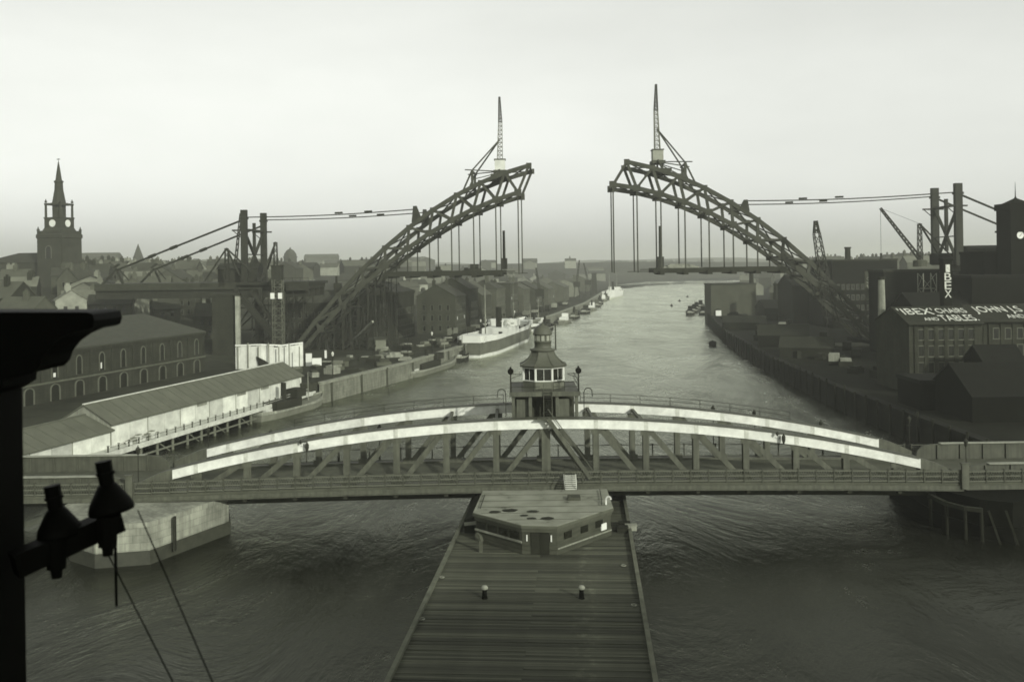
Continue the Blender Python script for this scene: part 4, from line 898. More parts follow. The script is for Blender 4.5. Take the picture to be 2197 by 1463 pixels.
def house(name, label, cat, c, w_, d, h, rz=0.0, roof='gable', rh=3.0, wall=None, rmat=None, wins=(), chim=0, group=None, along='x', cornice=False, seed=0):
    r = thing(name, label, cat, c, rz, group); wall = wall or TOWN[1]; rmat = rmat or ROOF[1]; e = .35; rng = random.Random(seed)
    b = MB(); b.box(-w_ / 2, w_ / 2, -d / 2, d / 2, -6, h)
    if roof == 'gable':
        if along == 'x':
            for x in (-w_ / 2, w_ / 2): b.poly([(x, -d / 2, h), (x, d / 2, h), (x, 0, h + rh)])
        else:
            for y_ in (-d / 2, d / 2): b.poly([(-w_ / 2, y_, h), (w_ / 2, y_, h), (0, y_, h + rh)])
    b.build('wall', wall, r); b = MB()
    if roof == 'gable':
        L, S = (w_, d) if along == 'x' else (d, w_); X = lambda l, s, z: (l, s, z) if along == 'x' else (s, l, z); l0, l1 = -L / 2 - e * .6, L / 2 + e * .6; k = rh / (S / 2); zz = h - e * k
        for s in (-1, 1):
            b.hexa([X(l0, s * (S / 2 + e), zz), X(l1, s * (S / 2 + e), zz), X(l1, 0, h + rh), X(l0, 0, h + rh), X(l0, s * (S / 2 + e), zz + .2), X(l1, s * (S / 2 + e), zz + .2), X(l1, 0, h + rh + .2), X(l0, 0, h + rh + .2)])
    elif roof == 'hip':
        q = min(w_, d) / 2 * .95; xr, yr = (w_ / 2 - q, 0) if w_ >= d else (0, d / 2 - q); A = [(-w_ / 2 - e, -d / 2 - e, h), (w_ / 2 + e, -d / 2 - e, h), (w_ / 2 + e, d / 2 + e, h), (-w_ / 2 - e, d / 2 + e, h)]
        r0, r1 = ((-xr, 0, h + rh), (xr, 0, h + rh)) if w_ >= d else ((0, -yr, h + rh), (0, yr, h + rh))
        if w_ >= d:
            b.poly([A[0], A[1], r1, r0]); b.poly([A[1], A[2], r1]); b.poly([A[2], A[3], r0, r1]); b.poly([A[3], A[0], r0])
        else:
            b.poly([A[0], A[1], r0]); b.poly([A[1], A[2], r1, r0]); b.poly([A[2], A[3], r1]); b.poly([A[3], A[0], r0, r1])
        b.box(-w_ / 2 - e, w_ / 2 + e, -d / 2 - e, d / 2 + e, h - .3, h - .004)
    else:
        b.box(-w_ / 2 - .2, w_ / 2 + .2, -d / 2 - .2, d / 2 + .2, h + .003, h + .6)
    ro = b.build('roof', rmat, r)
    if cornice: MB().box(-w_ / 2 - .25, w_ / 2 + .25, -d / 2 - .25, d / 2 + .25, h - .95, h - .35).build('cornice', wall, r)
    for i in range(chim):
        l = rng.uniform(-.42, .42) * (w_ if along == 'x' else d); s = rng.uniform(-.15, .15) * (d if along == 'x' else w_); x, y_ = (l, s) if along == 'x' else (s, l)
        MB().box(x - .7, x + .7, y_ - .5, y_ + .5, h + rh * .5, h + rh + 1.6).box(x - .35, x - .05, y_ - .15, y_ + .15, h + rh + 1.6, h + rh + 2.2).box(x + .1, x + .4, y_ - .15, y_ + .15, h + rh + 1.6, h + rh + 2.2).build('chimney', wall, ro)
    for wn in wins: facade(r, wn[0], w_, d, wn[1], wn[2], 0, wn[3], wn[4], wn[5], rng=rng, **(wn[6] if len(wn) > 6 else {}))
    return r

# town hall with arched windows on the near left quay
a, c = Vector((-86.5, 166)), Vector((-71.5, 222)); m = (a + c) / 2; L = (c - a).length; ang = math.atan2(c.y - a.y, c.x - a.x)
nrm = Vector((math.sin(ang), -math.cos(ang))); D = 19.0; ctr = m - nrm * D / 2
gh = house('town_hall', 'long soot-dark hall with tall arched windows and hipped slate roof on the left quay', 'building', (ctr.x, ctr.y, 4.2), L, D, 9.3, ang, 'hip', 4.6, SOOT, SLATE, (), 0, cornice=True)
n = 9
for i in range(n):
    x = -L / 2 + L * (i + .5) / n
    o = put('window', AWIN, gh, (x, -D / 2, 4.2), 0, (1.7, 1, 3.7))
    if i in (0, 1, 3): put('blind', BLIND, o, ((.1, -.05, 0, -.12)[i], 0, .02 * i), 0, (.3 + .2 * (i == 1), 1, .28 + .1 * i))
    put('arcade_arch', AWIN, gh, (x, -D / 2 - .02, .1), 0, (2.6, 1.4, 3.1))
    if i: MB().box(x - L / n / 2 - .35, x - L / n / 2 + .35, -D / 2 - .22, -D / 2 - .005, 3.6, 8.3).build('pilaster', SOOT, gh)
MB().box(-L / 2 - .1, L / 2 + .1, -D / 2 - .3, -D / 2 - .006, 3.35, 3.7).build('string_course', M('hall_band', .075, .9, .1, .2, 1), gh)
for k in range(4): facade(gh, 'r', L, D, 1, 4, 4.2, 1, 1.6, 3.4, AWIN, 2, 0); break
# domed end pavilion / lower annex in front of the hall (left, partly behind the black post)
house('quay_annex', 'low dark annex at the near end of the arched hall', 'building', (-95.5, 158, 4.2), 14, 14, 6.5, ang, 'hip', 3, SOOT, SLATE, (('f', 1, 3, 3, 1.6, 2.6, {'mesh': AWIN, 'blinds': .5}),), 1)

# white landing shed over the river
SA = math.atan2(195.8 - 137.6, -43.3 + 57.9); SL = math.hypot(14.6, 58.2); SW = 8.6
un = Vector((math.cos(SA), math.sin(SA), 0)); vn = Vector((-un.y, un.x, 0))      # vn points inland (left)
def shed_long(name, label, org, L, W, z0, ze, zr, panels, wallm, gablem, roofm):
    r = thing(name, label, 'shed', (org.x, org.y, 0), SA)
    for i in range(panels):
        x0, x1 = L * i / panels, L * (i + 1) / panels
        MB().box(x0 + .05, x1 - .05, -.0, .12, z0, ze).build('wall_panel', wallm, r)
        MB().box(x1 - .06, x1 + .06, -.06, .1, z0, ze).build('panel_strip', GREYB, r) if i % 2 else None
    MB().box(.2, L - .2, .2, W, z0, ze).build('core_wall', GREYB, r)
    for x, nm in ((0, -1), (L, 1)):
        b = MB(); b.hexa([(x - .06, 0, z0), (x + .06, 0, z0), (x + .06, W, z0), (x - .06, W, z0), (x - .06, 0, ze), (x + .06, 0, ze), (x + .06, W, ze), (x - .06, W, ze)])
        b.poly([(x + nm * .06, 0, ze), (x + nm * .06, W, ze), (x + nm * .06, W / 2, zr)]); b.build('gable', gablem, r)
    e = .5; k = (zr - ze) / (W / 2)
    for s, nm in ((-1, 'river'), (1, 'land')):
        y0 = -e if s < 0 else W + e; zz = ze - e * k
        b = MB(); b.hexa([(-.4, y0, zz), (L + .4, y0, zz), (L + .4, W / 2, zr), (-.4, W / 2, zr), (-.4, y0, zz + .16), (L + .4, y0, zz + .16), (L + .4, W / 2, zr + .16), (-.4, W / 2, zr + .16)]); b.build('roof_slope', roofm, r)
        for i in range(1, int(L / 2.4)):
            x = i * 2.4 + random.uniform(-.1, .1); MB().beam((x, y0, zz + .19), (x, W / 2, zr + .19), .09, .06).build('roof_batten', FELT2, r)
    MB().box(-.4, L + .4, W / 2 - .2, W / 2 + .2, zr + .12, zr + .26).build('ridge_cap', LIGHTW if ze > 5.5 else FELT2, r)
    return r
FELT2 = M('felt_seam', .08, .8, .15, .25, .6)
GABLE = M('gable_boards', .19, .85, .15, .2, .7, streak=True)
so_ = Vector((-57.9, 137.6, 0))
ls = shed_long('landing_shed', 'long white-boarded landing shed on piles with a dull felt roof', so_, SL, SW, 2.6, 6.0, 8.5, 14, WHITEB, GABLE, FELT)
for i in (5, 8, 10): MB().box(SL * i / 14 + .5, SL * (i + .8) / 14, -.1, -.02, 5.1, 5.6).build('door_track', GREYB, ls)
ls2 = shed_long('low_shed', 'lower white-boarded shed in front of the landing shed gable', so_ - un * 32, 31.8, SW, 2.4, 5.1, 7.0, 8, WHITEB, GABLE, FELT)
MB().box(12, 13.6, -.12, -.03, 2.6, 4.6).build('doorway', TAR, ls2)
lq = thing('landing_stage', 'pale timber landing stage on piles below the white shed', 'stage', (so_.x, so_.y, 0), SA)
for k in range(24): MB().box(-34 + k * 4, -34 + k * 4 + 3.95, -2.3, SW + 6, 2.25, 2.5).build('deck_bay', LIGHTW, lq)
MB().box(-34, 62, -2.6, -2.31, 1.9, 2.62).build('edge_beam', LIGHTW, lq)
GP = M('pile_grey', .11, .85, .15, .3, 1)
lpile = MB().tube((0, 0, -4), (0, 0, 2.2), .24, .22, 8).mesh('pile', GP)
for k in range(20):
    put('pile', lpile, lq, (-16 + k * 4, -2.0, 0)); put('pile', lpile, lq, (-16 + k * 4, 2.4, 0))
    if k % 2 == 0 and k < 19: MB().beam((-16 + k * 4, -2.0, 1.9), (-12 + k * 4, -2.0, -.5), .16).build('brace', GP, lq)
MB().box(-16, 60, -2.2, -2.0, .55, .8).build('waling', GP, lq)
for k in range(28): put('rail_post', RPOST, lq, (-4 + k * 2.3, -2.45, 2.5), 0, (1, 1, .75))
MB().box(-4, 58, -2.5, -2.42, 3.4, 3.47).build('handrail', LIGHTW, lq); MB().box(-4, 58, -2.5, -2.42, 2.95, 3.0).build('handrail', LIGHTW, lq)
for i in range(7):
    t = 2.5 + i * 1.1; bx = thing('cargo_box', ['small white crate by the shed corner, nearest the viewer', 'second white crate along the shed wall', 'third white crate along the shed wall', 'fourth crate along the shed wall', 'fifth crate along the shed wall', 'sixth crate along the shed wall', 'last crate of the row along the shed wall'][i], 'crate', so_ + un * t - vn * 1.1 + Vector((0, 0, 2.5)), SA, 'crates along the shed wall')
    MB().box(-.38, .38, -.3, .3, 0, .5 + .5 * ((i * 7) % 3) / 2).build('box', [CLOCK, GREYB, PALE][i % 3], bx); MB().box(-.42, .42, -.34, .34, .5 + .5 * ((i * 7) % 3) / 2, .6 + .5 * ((i * 7) % 3) / 2).build('lid', GREYB, bx)

# ------------------------------------------------------------------ All-sooty steeple church on the hill
p = at(129, 600, 400); ch = thing('steeple_church', 'soot-black church with tall tiered spire and white clock faces on the hill', 'church', (p.x, 400, 14), R(-14))
CHM = M('church_stone', .03, .9, .1, .25, .3)
z = lambda py: at(129, py, 400).z - 14
def ring(b, r0, z0, r1, z1, n=4, ph=math.pi / 4): b.lathe([(r0, z0), (r1, z1)], n, (0, 0), ph)
s2_ = math.sqrt(2)
b = MB().lathe([(6.0 * s2_, 0), (6.0 * s2_, z(512)), (6.3 * s2_, z(511)), (6.3 * s2_, z(504)), (6.0 * s2_, z(503)), (6.0 * s2_, z(496))], 4, (0, 0), math.pi / 4); b.build('tower', CHM, ch)
b = MB().lathe([(4.6 * s2_, z(496)), (4.0 * s2_, z(489)), (4.0 * s2_, z(470)), (4.2 * s2_, z(469)), (4.2 * s2_, z(467))], 4, (0, 0), math.pi / 4); b.build('clock_stage', CHM, ch)
b = MB().lathe([(2.7, z(467)), (2.7, z(441)), (3.4, z(440)), (3.4, z(436))], 8, (0, 0), OCT); b.build('belfry', CHM, ch)
for i in range(4):
    t = math.pi / 4 + i * math.pi / 2; MB().tube((5.0 * math.cos(t), 5.0 * math.sin(t), z(467)), (5.0 * math.cos(t), 5.0 * math.sin(t), z(440)), .5, .45, 8).build('belfry_column', CHM, ch)
    MB().lathe([(.4, z(436)), (.55, z(434)), (.25, z(431)), (.1, z(428))], 8, (5.0 * math.cos(t), 5.0 * math.sin(t))).build('urn', CHM, ch)
    MB().lathe([(.5, z(496)), (.65, z(494)), (.3, z(491)), (.1, z(487))], 8, (8.0 * math.cos(t), 8.0 * math.sin(t))).build('urn', CHM, ch)
MB().box(-4.0, 4.0, -4.0, 4.0, z(441), z(437)).build('belfry_cornice', CHM, ch)
MB().lathe([(2.8, z(436)), (2.4, z(425)), (1.8, z(408)), (1.65, z(393)), (1.95, z(391)), (1.95, z(389)), (1.3, z(387)), (.8, z(368)), (.25, z(350)), (.08, z(345))], 8, (0, 0), OCT).build('spire', CHM, ch)
b = MB().tube((0, 0, z(346)), (0, 0, z(340)), .1, .06, 6); b.beam((-.8, 0, z(342)), (.8, 0, z(342)), .25); b.build('weather_vane', CHM, ch)
for rz in (0, -math.pi / 2, math.pi / 2):
    d = Vector((math.sin(rz), -math.cos(rz), 0)) * 4.05; MB().tube(d + Vector((0, 0, z(480))), d * 1.05 + Vector((0, 0, z(480))), 1.5, None, 16).build('clock_face', CLOCK, ch)
o = MB().lathe([(.05, 0), (1.0, 0), (1.15, .1)], 12); 
lw = put('louvre_window', AWIN, ch, (-.5, -6.0, z(555)), 0, (3.0, 1.4, z(527) - z(555)))
nv = house('church_nave', 'broad black church nave with low roof behind the steeple', 'church', (p.x - 20, 414, 14), 30, 22, z(562), R(-6), 'hip', 4.2, CHM, CHM, (('f', 1, 4, 4, 2, 4, {'mesh': AWIN, 'z_off': 4}),))
house('church_porch', 'low black porch building at the right foot of the steeple', 'church', (p.x + 9, 396, 14), 10, 8, z(588), R(-14), 'gable', 4, CHM, CHM)

# ------------------------------------------------------------------ left bank town
def lb_rot(y): return math.atan2(interp(LB, y - 8) - interp(LB, y + 8), 16)    # not used for exact work
rng = random.Random(11)
X0, X1 = at(600, 700, 305).x, at(745, 700, 305).x
house('quay_warehouse', 'wide dark brick block with rows of small windows behind the arch foot', 'building', ((X0 + X1) / 2, 313, 4.2), X1 - X0, 16, 12.5, 0, 'gable', 3.6, SOOT2, ROOF[1], (('f', 3, 9, 3.4, 1.0, 1.9),), 3)
c = at(722, 640, 306); o = thing('chimney_stack', 'stout chimney stack with pot on the dark brick block', 'chimney', (c.x, 309, 14)); MB().box(-1.2, 1.2, -1.1, 1.1, 0, at(722, 607, 309).z - 14).build('stack', SOOT2, o); MB().tube((-.5, 0, at(722, 607, 309).z - 14), (-.5, 0, at(722, 592, 309).z - 14), .4, .35, 8).build('pot', SOOT2, o)
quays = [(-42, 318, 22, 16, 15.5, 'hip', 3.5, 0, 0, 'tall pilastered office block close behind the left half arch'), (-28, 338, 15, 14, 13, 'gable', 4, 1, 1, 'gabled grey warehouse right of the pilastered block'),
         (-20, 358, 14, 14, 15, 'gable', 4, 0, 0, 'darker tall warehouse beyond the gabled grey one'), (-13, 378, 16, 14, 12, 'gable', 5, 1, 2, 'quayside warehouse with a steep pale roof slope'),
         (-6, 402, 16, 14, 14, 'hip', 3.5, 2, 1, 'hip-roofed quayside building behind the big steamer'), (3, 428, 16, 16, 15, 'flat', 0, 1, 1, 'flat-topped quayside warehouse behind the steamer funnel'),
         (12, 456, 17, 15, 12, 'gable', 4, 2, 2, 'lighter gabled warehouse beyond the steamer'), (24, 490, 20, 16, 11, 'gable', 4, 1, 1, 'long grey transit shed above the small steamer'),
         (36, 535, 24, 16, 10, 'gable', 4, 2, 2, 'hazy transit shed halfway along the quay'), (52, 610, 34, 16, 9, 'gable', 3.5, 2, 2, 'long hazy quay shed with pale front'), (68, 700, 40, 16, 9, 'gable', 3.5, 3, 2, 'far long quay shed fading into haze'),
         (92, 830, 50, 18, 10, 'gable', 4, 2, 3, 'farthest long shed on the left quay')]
for k, (x, y_, L, d, h, rt, rh, wm, rm, lb) in enumerate(quays):
    sl_ = math.atan2(16, interp(LB, y_ + 8) - interp(LB, y_ - 8)); rz = sl_
    nrm = Vector((math.sin(rz), -math.cos(rz), 0)); base = Vector((interp(LB, y_), y_, 4.2)) - nrm * (14 + d / 2)
    if k == 0: base = Vector((-43, 316, 4.2))
    wins = (('f', 3 if h > 12 else 2, int(L / 2.6), 3.6, 1.2, 2.1, {'blinds': .08}), ('l', 3 if h > 12 else 2, 4, 3.6, 1.1, 2.0)) if y_ < 560 else ()
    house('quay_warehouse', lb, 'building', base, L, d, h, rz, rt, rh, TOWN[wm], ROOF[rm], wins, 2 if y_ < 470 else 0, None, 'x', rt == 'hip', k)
    if k == 0:
        pass
# tall pale chimney and masts by the quay
for px, py0, py1, Y, w_, m_, lb in ((1043, 627, 680, 520, 1.6, PALE, 'pale square chimney rising behind the big steamer'), (1232, 592, 632, 700, 1.2, TOWN[2], 'slim hazy chimney above the far quay sheds'), (1275, 588, 630, 760, 3.0, TOWN[0], 'dark grain elevator tower beside the far white ship')):
    p, q = at(px, py1, Y), at(px, py0, Y); o = thing('chimney', lb, 'chimney', (p.x, Y, 4)); hh = q.z - 4; MB().lathe([(w_ * 1.1, 0), (w_ * .8, hh)], 4, (0, 0), math.pi / 4).build('shaft', m_, o); MB().lathe([(w_ * .95, hh), (w_ * .95, hh + .8)], 4, (0, 0), math.pi / 4).build('cap', m_, o)
ORD = ['first', 'second', 'third', 'fourth', 'fifth', 'sixth', 'seventh', 'eighth', 'ninth', 'tenth', 'eleventh', 'twelfth', 'thirteenth', 'fourteenth', 'fifteenth', 'sixteenth', 'seventeenth', 'eighteenth', 'nineteenth', 'twentieth', 'twenty-first', 'twenty-second', 'twenty-third', 'twenty-fourth', 'twenty-fifth', 'twenty-sixth', 'twenty-seventh', 'twenty-eighth', 'twenty-ninth', 'thirtieth', 'thirty-first', 'thirty-second', 'thirty-third', 'thirty-fourth', 'thirty-fifth']
PALEW = M('limewash', .2, .9, .1, .3, .4)
def town(n, xr, yr, hf, label, group, wr, hr, wins_to=0, seed=1, clear=None, name='town_house'):
    rg = random.Random(seed); pos = []; made = []
    tries = 0
    while len(pos) < n and tries < n * 40:
        tries += 1; Y = rg.uniform(*yr); px = rg.uniform(*xr); X = (px - CX) * Y / FOC
        if clear and clear(X, Y): continue
        if any((X - a) ** 2 + (Y - b_) ** 2 < 13 ** 2 for a, b_ in pos): continue
        pos.append((X, Y)); w_, d, h = rg.uniform(*wr), rg.uniform(8, 12), rg.uniform(*hr)
        wl, rl = (TOWN + [PALEW])[rg.choice([0, 1, 1, 2, 2, 3, 3, 4])], ROOF[rg.choice([0, 1, 1, 2, 2, 3])]
        al = 'y' if rg.random() < .4 else 'x'
        wins = (('f', 2, max(2, int(w_ / 3)), 3.2, 1.1, 1.7),) if Y < wins_to else ()
        hs = house(name, label, 'house', (X, Y, hf(X, Y)), w_, d, h, rg.uniform(-.5, .5), 'gable', rg.uniform(2.5, 4.2), wl, rl, wins, rg.choice([1, 2, 3]) if Y < 700 else 1 if Y < 1000 else 0, group, al, False, rg.randint(0, 9999)); made.append((hs, X / Y, Y, ROOF.index(rl)))
    ys_ = sorted(m_[2] for m_ in made); cls = {}
    for hs, q, Y, ri in made:
        row = 'front' if Y < ys_[len(ys_) // 3] else 'middle' if Y < ys_[2 * len(ys_) // 3] else 'back'
        cls.setdefault((row, 'pale' if ri > 1 else 'dark'), []).append((q, hs))
    for (row, sh), lst in cls.items():
        lst.sort(key=lambda e_: e_[0])
        for i_, (q, hs) in enumerate(lst): hs['label'] = '%s %s-roofed %s, %s row, %s from left' % (('small',) + (sh, label, row, ORD[i_]))
onbank = lambda X, Y: interp(LB, Y) - X < 42
town(26, (185, 470), (300, 420), zl, 'house below the left approach deck', 'houses below the left approach deck', (8, 14), (5.5, 8), 420, 3, lambda X, Y: onbank(X, Y) or (X > -85 and Y < 300))
town(10, (0, 190), (260, 360), zl, 'house before the steeple church', 'houses in front of the steeple church', (8, 14), (5, 7.5), 360, 4, lambda X, Y: zl(X, Y) > 22)
town(50, (180, 720), (430, 760), zl, 'house on the hillside left of the arch', 'houses on the hillside left of the arch', (9, 16), (6, 9), 520, 5, onbank)
town(48, (700, 1180), (470, 1050), zl, 'house on the slope behind the quayside', 'houses behind the quayside warehouses', (10, 18), (6, 10), 0, 6, onbank)
town(40, (190, 1290), (900, 1380), zl, 'house on the misty left skyline', 'far houses on the left skyline', (12, 24), (7, 11), 0, 7, onbank)
town(44, (1180, 1570), (1480, 2300), lambda X, Y: 8 + 12 * sstep(1450, 2200, Y), 'house beyond the river bend', 'far houses round the river bend', (14, 30), (7, 11), 0, 8)

# distant spires and domes
def spire(px, pyt, pyb, Y, kind, lb):
    q, p = at(px, pyt, Y), at(px, pyb, Y); o = thing('far_steeple' if kind == 's' else 'far_dome', lb, 'steeple' if kind == 's' else 'dome', (p.x, Y, p.z - 25)); h = q.z - p.z; w_ = h * .16
    m_ = TOWN[1]
    if kind == 's':
        MB().box(-w_, w_, -w_, w_, 0, 25 + h * .45).build('tower', m_, o); MB().lathe([(w_ * 1.2, 25 + h * .45), (.1, 25 + h)], 8, (0, 0), OCT).build('spire', m_, o)
    else:
        w_ = h * .34; MB().lathe([(w_, 0), (w_, 25 + h * .45), (w_ * 1.1, 25 + h * .46), (w_ * 1.1, 25 + h * .5)], 12).build('drum', m_, o)
        MB().lathe([(w_, 25 + h * .5), (w_ * .9, 25 + h * .65), (w_ * .55, 25 + h * .82), (w_ * .15, 25 + h * .9), (.1, 25 + h)], 12).build('dome', m_, o)
spire(297, 523, 575, 900, 's', 'faint far church spire behind the left back stays')
spire(623, 530, 572, 900, 'd', 'faint far domed building right of the left tower')
spire(1223, 548, 580, 1900, 's', 'tiny misty spire on the horizon between the two half arches')
spire(1210, 560, 580, 1900, 'd', 'tiny misty dome on the horizon beside the misty spire')
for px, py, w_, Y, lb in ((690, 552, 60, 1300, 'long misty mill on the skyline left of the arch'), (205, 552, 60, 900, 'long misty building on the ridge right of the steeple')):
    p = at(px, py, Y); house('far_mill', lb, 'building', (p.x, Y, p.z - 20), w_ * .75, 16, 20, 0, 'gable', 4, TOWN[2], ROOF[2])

# ------------------------------------------------------------------ right bank
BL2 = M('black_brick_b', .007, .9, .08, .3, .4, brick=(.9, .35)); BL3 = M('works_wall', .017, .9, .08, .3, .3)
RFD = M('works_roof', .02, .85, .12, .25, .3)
# furniture warehouse with lettered roof
def works(label, x0, x1, y0, d, zt, rh, lines, cols):
    c = ((x0 + x1) / 2, y0 + d / 2, 4.2); h = zt - 4.2
    r = house('furniture_warehouse', label, 'warehouse', c, x1 - x0, d, h, 0, 'gable', rh, M('warehouse_brick', .03, .9, .1, .3, .35, streak=True, brick=(.9, .35)), RFD, (('f', 4, cols, 2.9, 1.15, 1.9, {'z_off': .8, 'blinds': .1}),), 0)
    for k in range(cols + 1):
        x = -(x1 - x0) / 2 + 1.2 + (x1 - x0 - 2.4) * k / cols; MB().box(x - .35, x + .35, -d / 2 - .2, -d / 2 - .003, -3, h - .3).build('pilaster', MATS['warehouse_brick'], r)
    MB().box(-(x1 - x0) / 2, (x1 - x0) / 2, -d / 2 - .55, -d / 2 - .36, h - .28, h - .12).build('gutter', BL2, r)
    for k in range(9):
        f0 = (k + 1) / 10; MB().box(-(x1 - x0) / 2 - .1, (x1 - x0) / 2 + .1, -d / 2 + f0 * d / 2 - .03, -d / 2 + f0 * d / 2 + .03, h + f0 * rh + .17, h + f0 * rh + .225).build('slate_course', BL2, r)
    sl_ = math.atan2(rh, d / 2); nrm = Vector((0, -math.sin(sl_), math.cos(sl_))); upv = Vector((0, math.cos(sl_), math.sin(sl_)))
    for txt, s, x, f_, wd in lines:
        o = Vector((x - c[0], -d / 2, h)) + upv * ((d / 2 / math.cos(sl_)) * f_) + nrm * .26
        mm = Matrix(((1, 0, 0, o.x), (0, upv.y, nrm.y, o.y), (0, upv.z, nrm.z, o.z), (0, 0, 0, 1)))
        lettering(txt, s, r, M('worn_letter', .46, .85, .1, .5, 2.0), mm, 'roof_lettering', .02, 1.0, wd)
    return r
xw0, xw1 = at(1950, 700, 168).x, at(2108, 700, 168).x
works('dark furniture warehouse with white roof lettering IBEX CHAIRS AND TABLES', xw0, xw1, 168, 15, 16.5, 2.5, [("'IBEX'", 4.2, xw0 + .3, .50, 6.3), ('CHAIRS', 3.2, xw0 + 7.0, .56, 5.4), ('AND', 2.0, xw0 + 3.3, .12, 2.6), ('TABLES.', 4.0, xw0 + 6.3, .08, 6.5)], 6)
works('dark warehouse with white roof lettering JOHN J.S, cut by the picture edge', xw1 + .4, xw1 + 24, 168.6, 15, 16.7, 2.5, [('JOHN J.S', 4.0, xw1 + 1.0, .50, 8.6), ('AND', 2.4, xw1 + 5.4, .12, 3.2)], 10)
p = at(2030, 640, 186); r = thing('lettered_chimney', 'square dark chimney with white vertical letters I B E X behind the lettered roof', 'chimney', (p.x, 186, 10))
zt = at(2030, 560, 186).z - 10; MB().box(-.85, .85, -.85, .85, -6, zt).build('shaft', BL2, r); MB().box(-1.0, 1.0, -1.0, 1.0, zt, zt + .4).build('cap', BL2, r)
ztop1, zbot1 = at(2030, 567, 185).z - 10, at(2030, 640, 185).z - 10; hh = (ztop1 - zbot1) / 4
for i, chx in enumerate('IBEX'):
    sc_ = hh * .86 / .72; mm = Matrix(((1, 0, 0, -.62), (0, 0, -1, -.88), (0, 1, 0, ztop1 - (i + 1) * hh + .1), (0, 0, 0, 1)))
    o = lettering(chx, 1.0, r, M('worn_letter', .46, .85, .1, .5, 2.0), mm, 'letter', .05, 1.0); o.scale = (1.24 / max(.01, o.dimensions.x) * 1.0, 1, 1) if False else (1, 1, 1)
    me = o.data; xs = [v.co.x for v in me.vertices]; ys = [v.co.y for v in me.vertices]; wx, wy = max(xs) - min(xs), max(ys) - min(ys); mx, my = min(xs), min(ys)
    tw = 1.3 if chx != 'I' else .8
    for v in me.vertices: v.co.x = (v.co.x - mx) / wx * tw + (.62 - tw / 2); v.co.y = (v.co.y - my) / wy * hh * .9; v.co.z *= 1.5
# St Mary style tower with clock
p = at(2187, 560, 218); TW = 2.9
r = thing('clock_tower', 'black square church tower with white clock and pointed cap at the right edge', 'church', (p.x - .7, 218, 12), R(3)); zz = lambda py: at(2173, py, 215).z - 12
MB().box(-TW, TW, -TW, TW, -4, zz(450)).build('tower', BLACKB, r); MB().box(-TW - .3, TW + .3, -TW - .3, TW + .3, zz(450), zz(436)).build('parapet', BLACKB, r); MB().box(-TW - .25, TW + .25, -TW - .25, TW + .25, zz(498), zz(494)).build('string_course', BLACKB, r)
MB().lathe([(2.4 * s2_, zz(437)), (1.2 * s2_, zz(430)), (.3, zz(424)), (.12, zz(420)), (.03, zz(388))], 4, (0, 0), math.pi / 4).build('cap', BLACKB, r)
cf = MB().tube((-.75, -TW - .12, zz(505)), (-.75, -TW - .01, zz(505)), .8, None, 20).build('clock_face', CLOCK, r); b = MB().beam((-.75, -TW - .15, zz(505)), (-.35, -TW - .15, zz(505) + .45), .09, .02, (0, 1, 0)); b.beam((-.75, -TW - .15, zz(505)), (-1.0, -TW - .15, zz(505) - .3), .09, .02, (0, 1, 0)); b.build('clock_hand', TAR, cf)
p = at(2100, 530, 224); house('church_hall', 'black flat-roofed church aisle left of the clock tower', 'church', (p.x + 4, 226, 14), 10, 10, at(2110, 545, 220).z - 14, R(3), 'flat', 0, BLACKB, BLACKB)
BLACKR = M('black_slate', .006, .8, .1, .35, .5)
# dark blocks along the right bank
def rblock(px0, px1, pyt, Y, d, lb, m=BL2, rt='gable', rh=3.0, name='works_building', wins=(), rm=RFD, z0=None, rz=0):
    a, c = at(px0, pyt, Y), at(px1, pyt, Y); x = (a.x + c.x) / 2; base = zr(x, Y) if z0 is None else z0; zt_ = (a.z + c.z) / 2; h = zt_ - base - (rh if rt != 'flat' else .6)
    if m is BLACKB: rm = BLACKR
    return house(name, lb, 'building', (x, Y + d / 2, base), c.x - a.x, d, max(2.5, h), rz, rt, rh, m, rm, wins, 0)
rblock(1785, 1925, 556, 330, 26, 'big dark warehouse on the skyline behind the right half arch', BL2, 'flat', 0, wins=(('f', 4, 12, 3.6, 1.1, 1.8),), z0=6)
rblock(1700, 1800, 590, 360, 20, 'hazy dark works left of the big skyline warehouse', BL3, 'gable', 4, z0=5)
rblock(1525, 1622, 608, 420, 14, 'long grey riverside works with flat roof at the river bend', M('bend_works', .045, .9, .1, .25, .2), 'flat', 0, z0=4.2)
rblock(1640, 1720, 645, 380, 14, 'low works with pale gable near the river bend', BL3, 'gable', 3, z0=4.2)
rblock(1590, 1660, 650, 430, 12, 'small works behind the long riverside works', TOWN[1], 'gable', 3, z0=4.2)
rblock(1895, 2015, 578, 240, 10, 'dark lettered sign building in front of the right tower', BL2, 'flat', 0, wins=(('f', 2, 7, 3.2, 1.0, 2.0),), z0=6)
sg = [o for o in bpy.data.objects if o.get('label', '').startswith('dark lettered sign')][0]
mm = Matrix(((1, 0, 0, -3.2), (0, 0, -1, -5.12), (0, 1, 0, sg.children[0].dimensions.z - 6 - 3.4), (0, 0, 0, 1)))
p = at(1874, 605, 292); r = thing('painted_sign', 'weathered hoarding with the remains of light lettering SM VI', 'sign', (p.x, 292, 4)); zq = at(1874, 582, 292).z - 4; zq2 = at(1874, 642, 292).z - 4
MB().box(-2.6, 2.6, 0, .3, zq2, zq).build('board', M('sign_board', .05, .9, .1, .3, .6), r)
for x in (-2.2, 2.2): MB().box(x - .15, x + .15, .35, .65, 0, zq2 + 1).build('post', TAR, r)
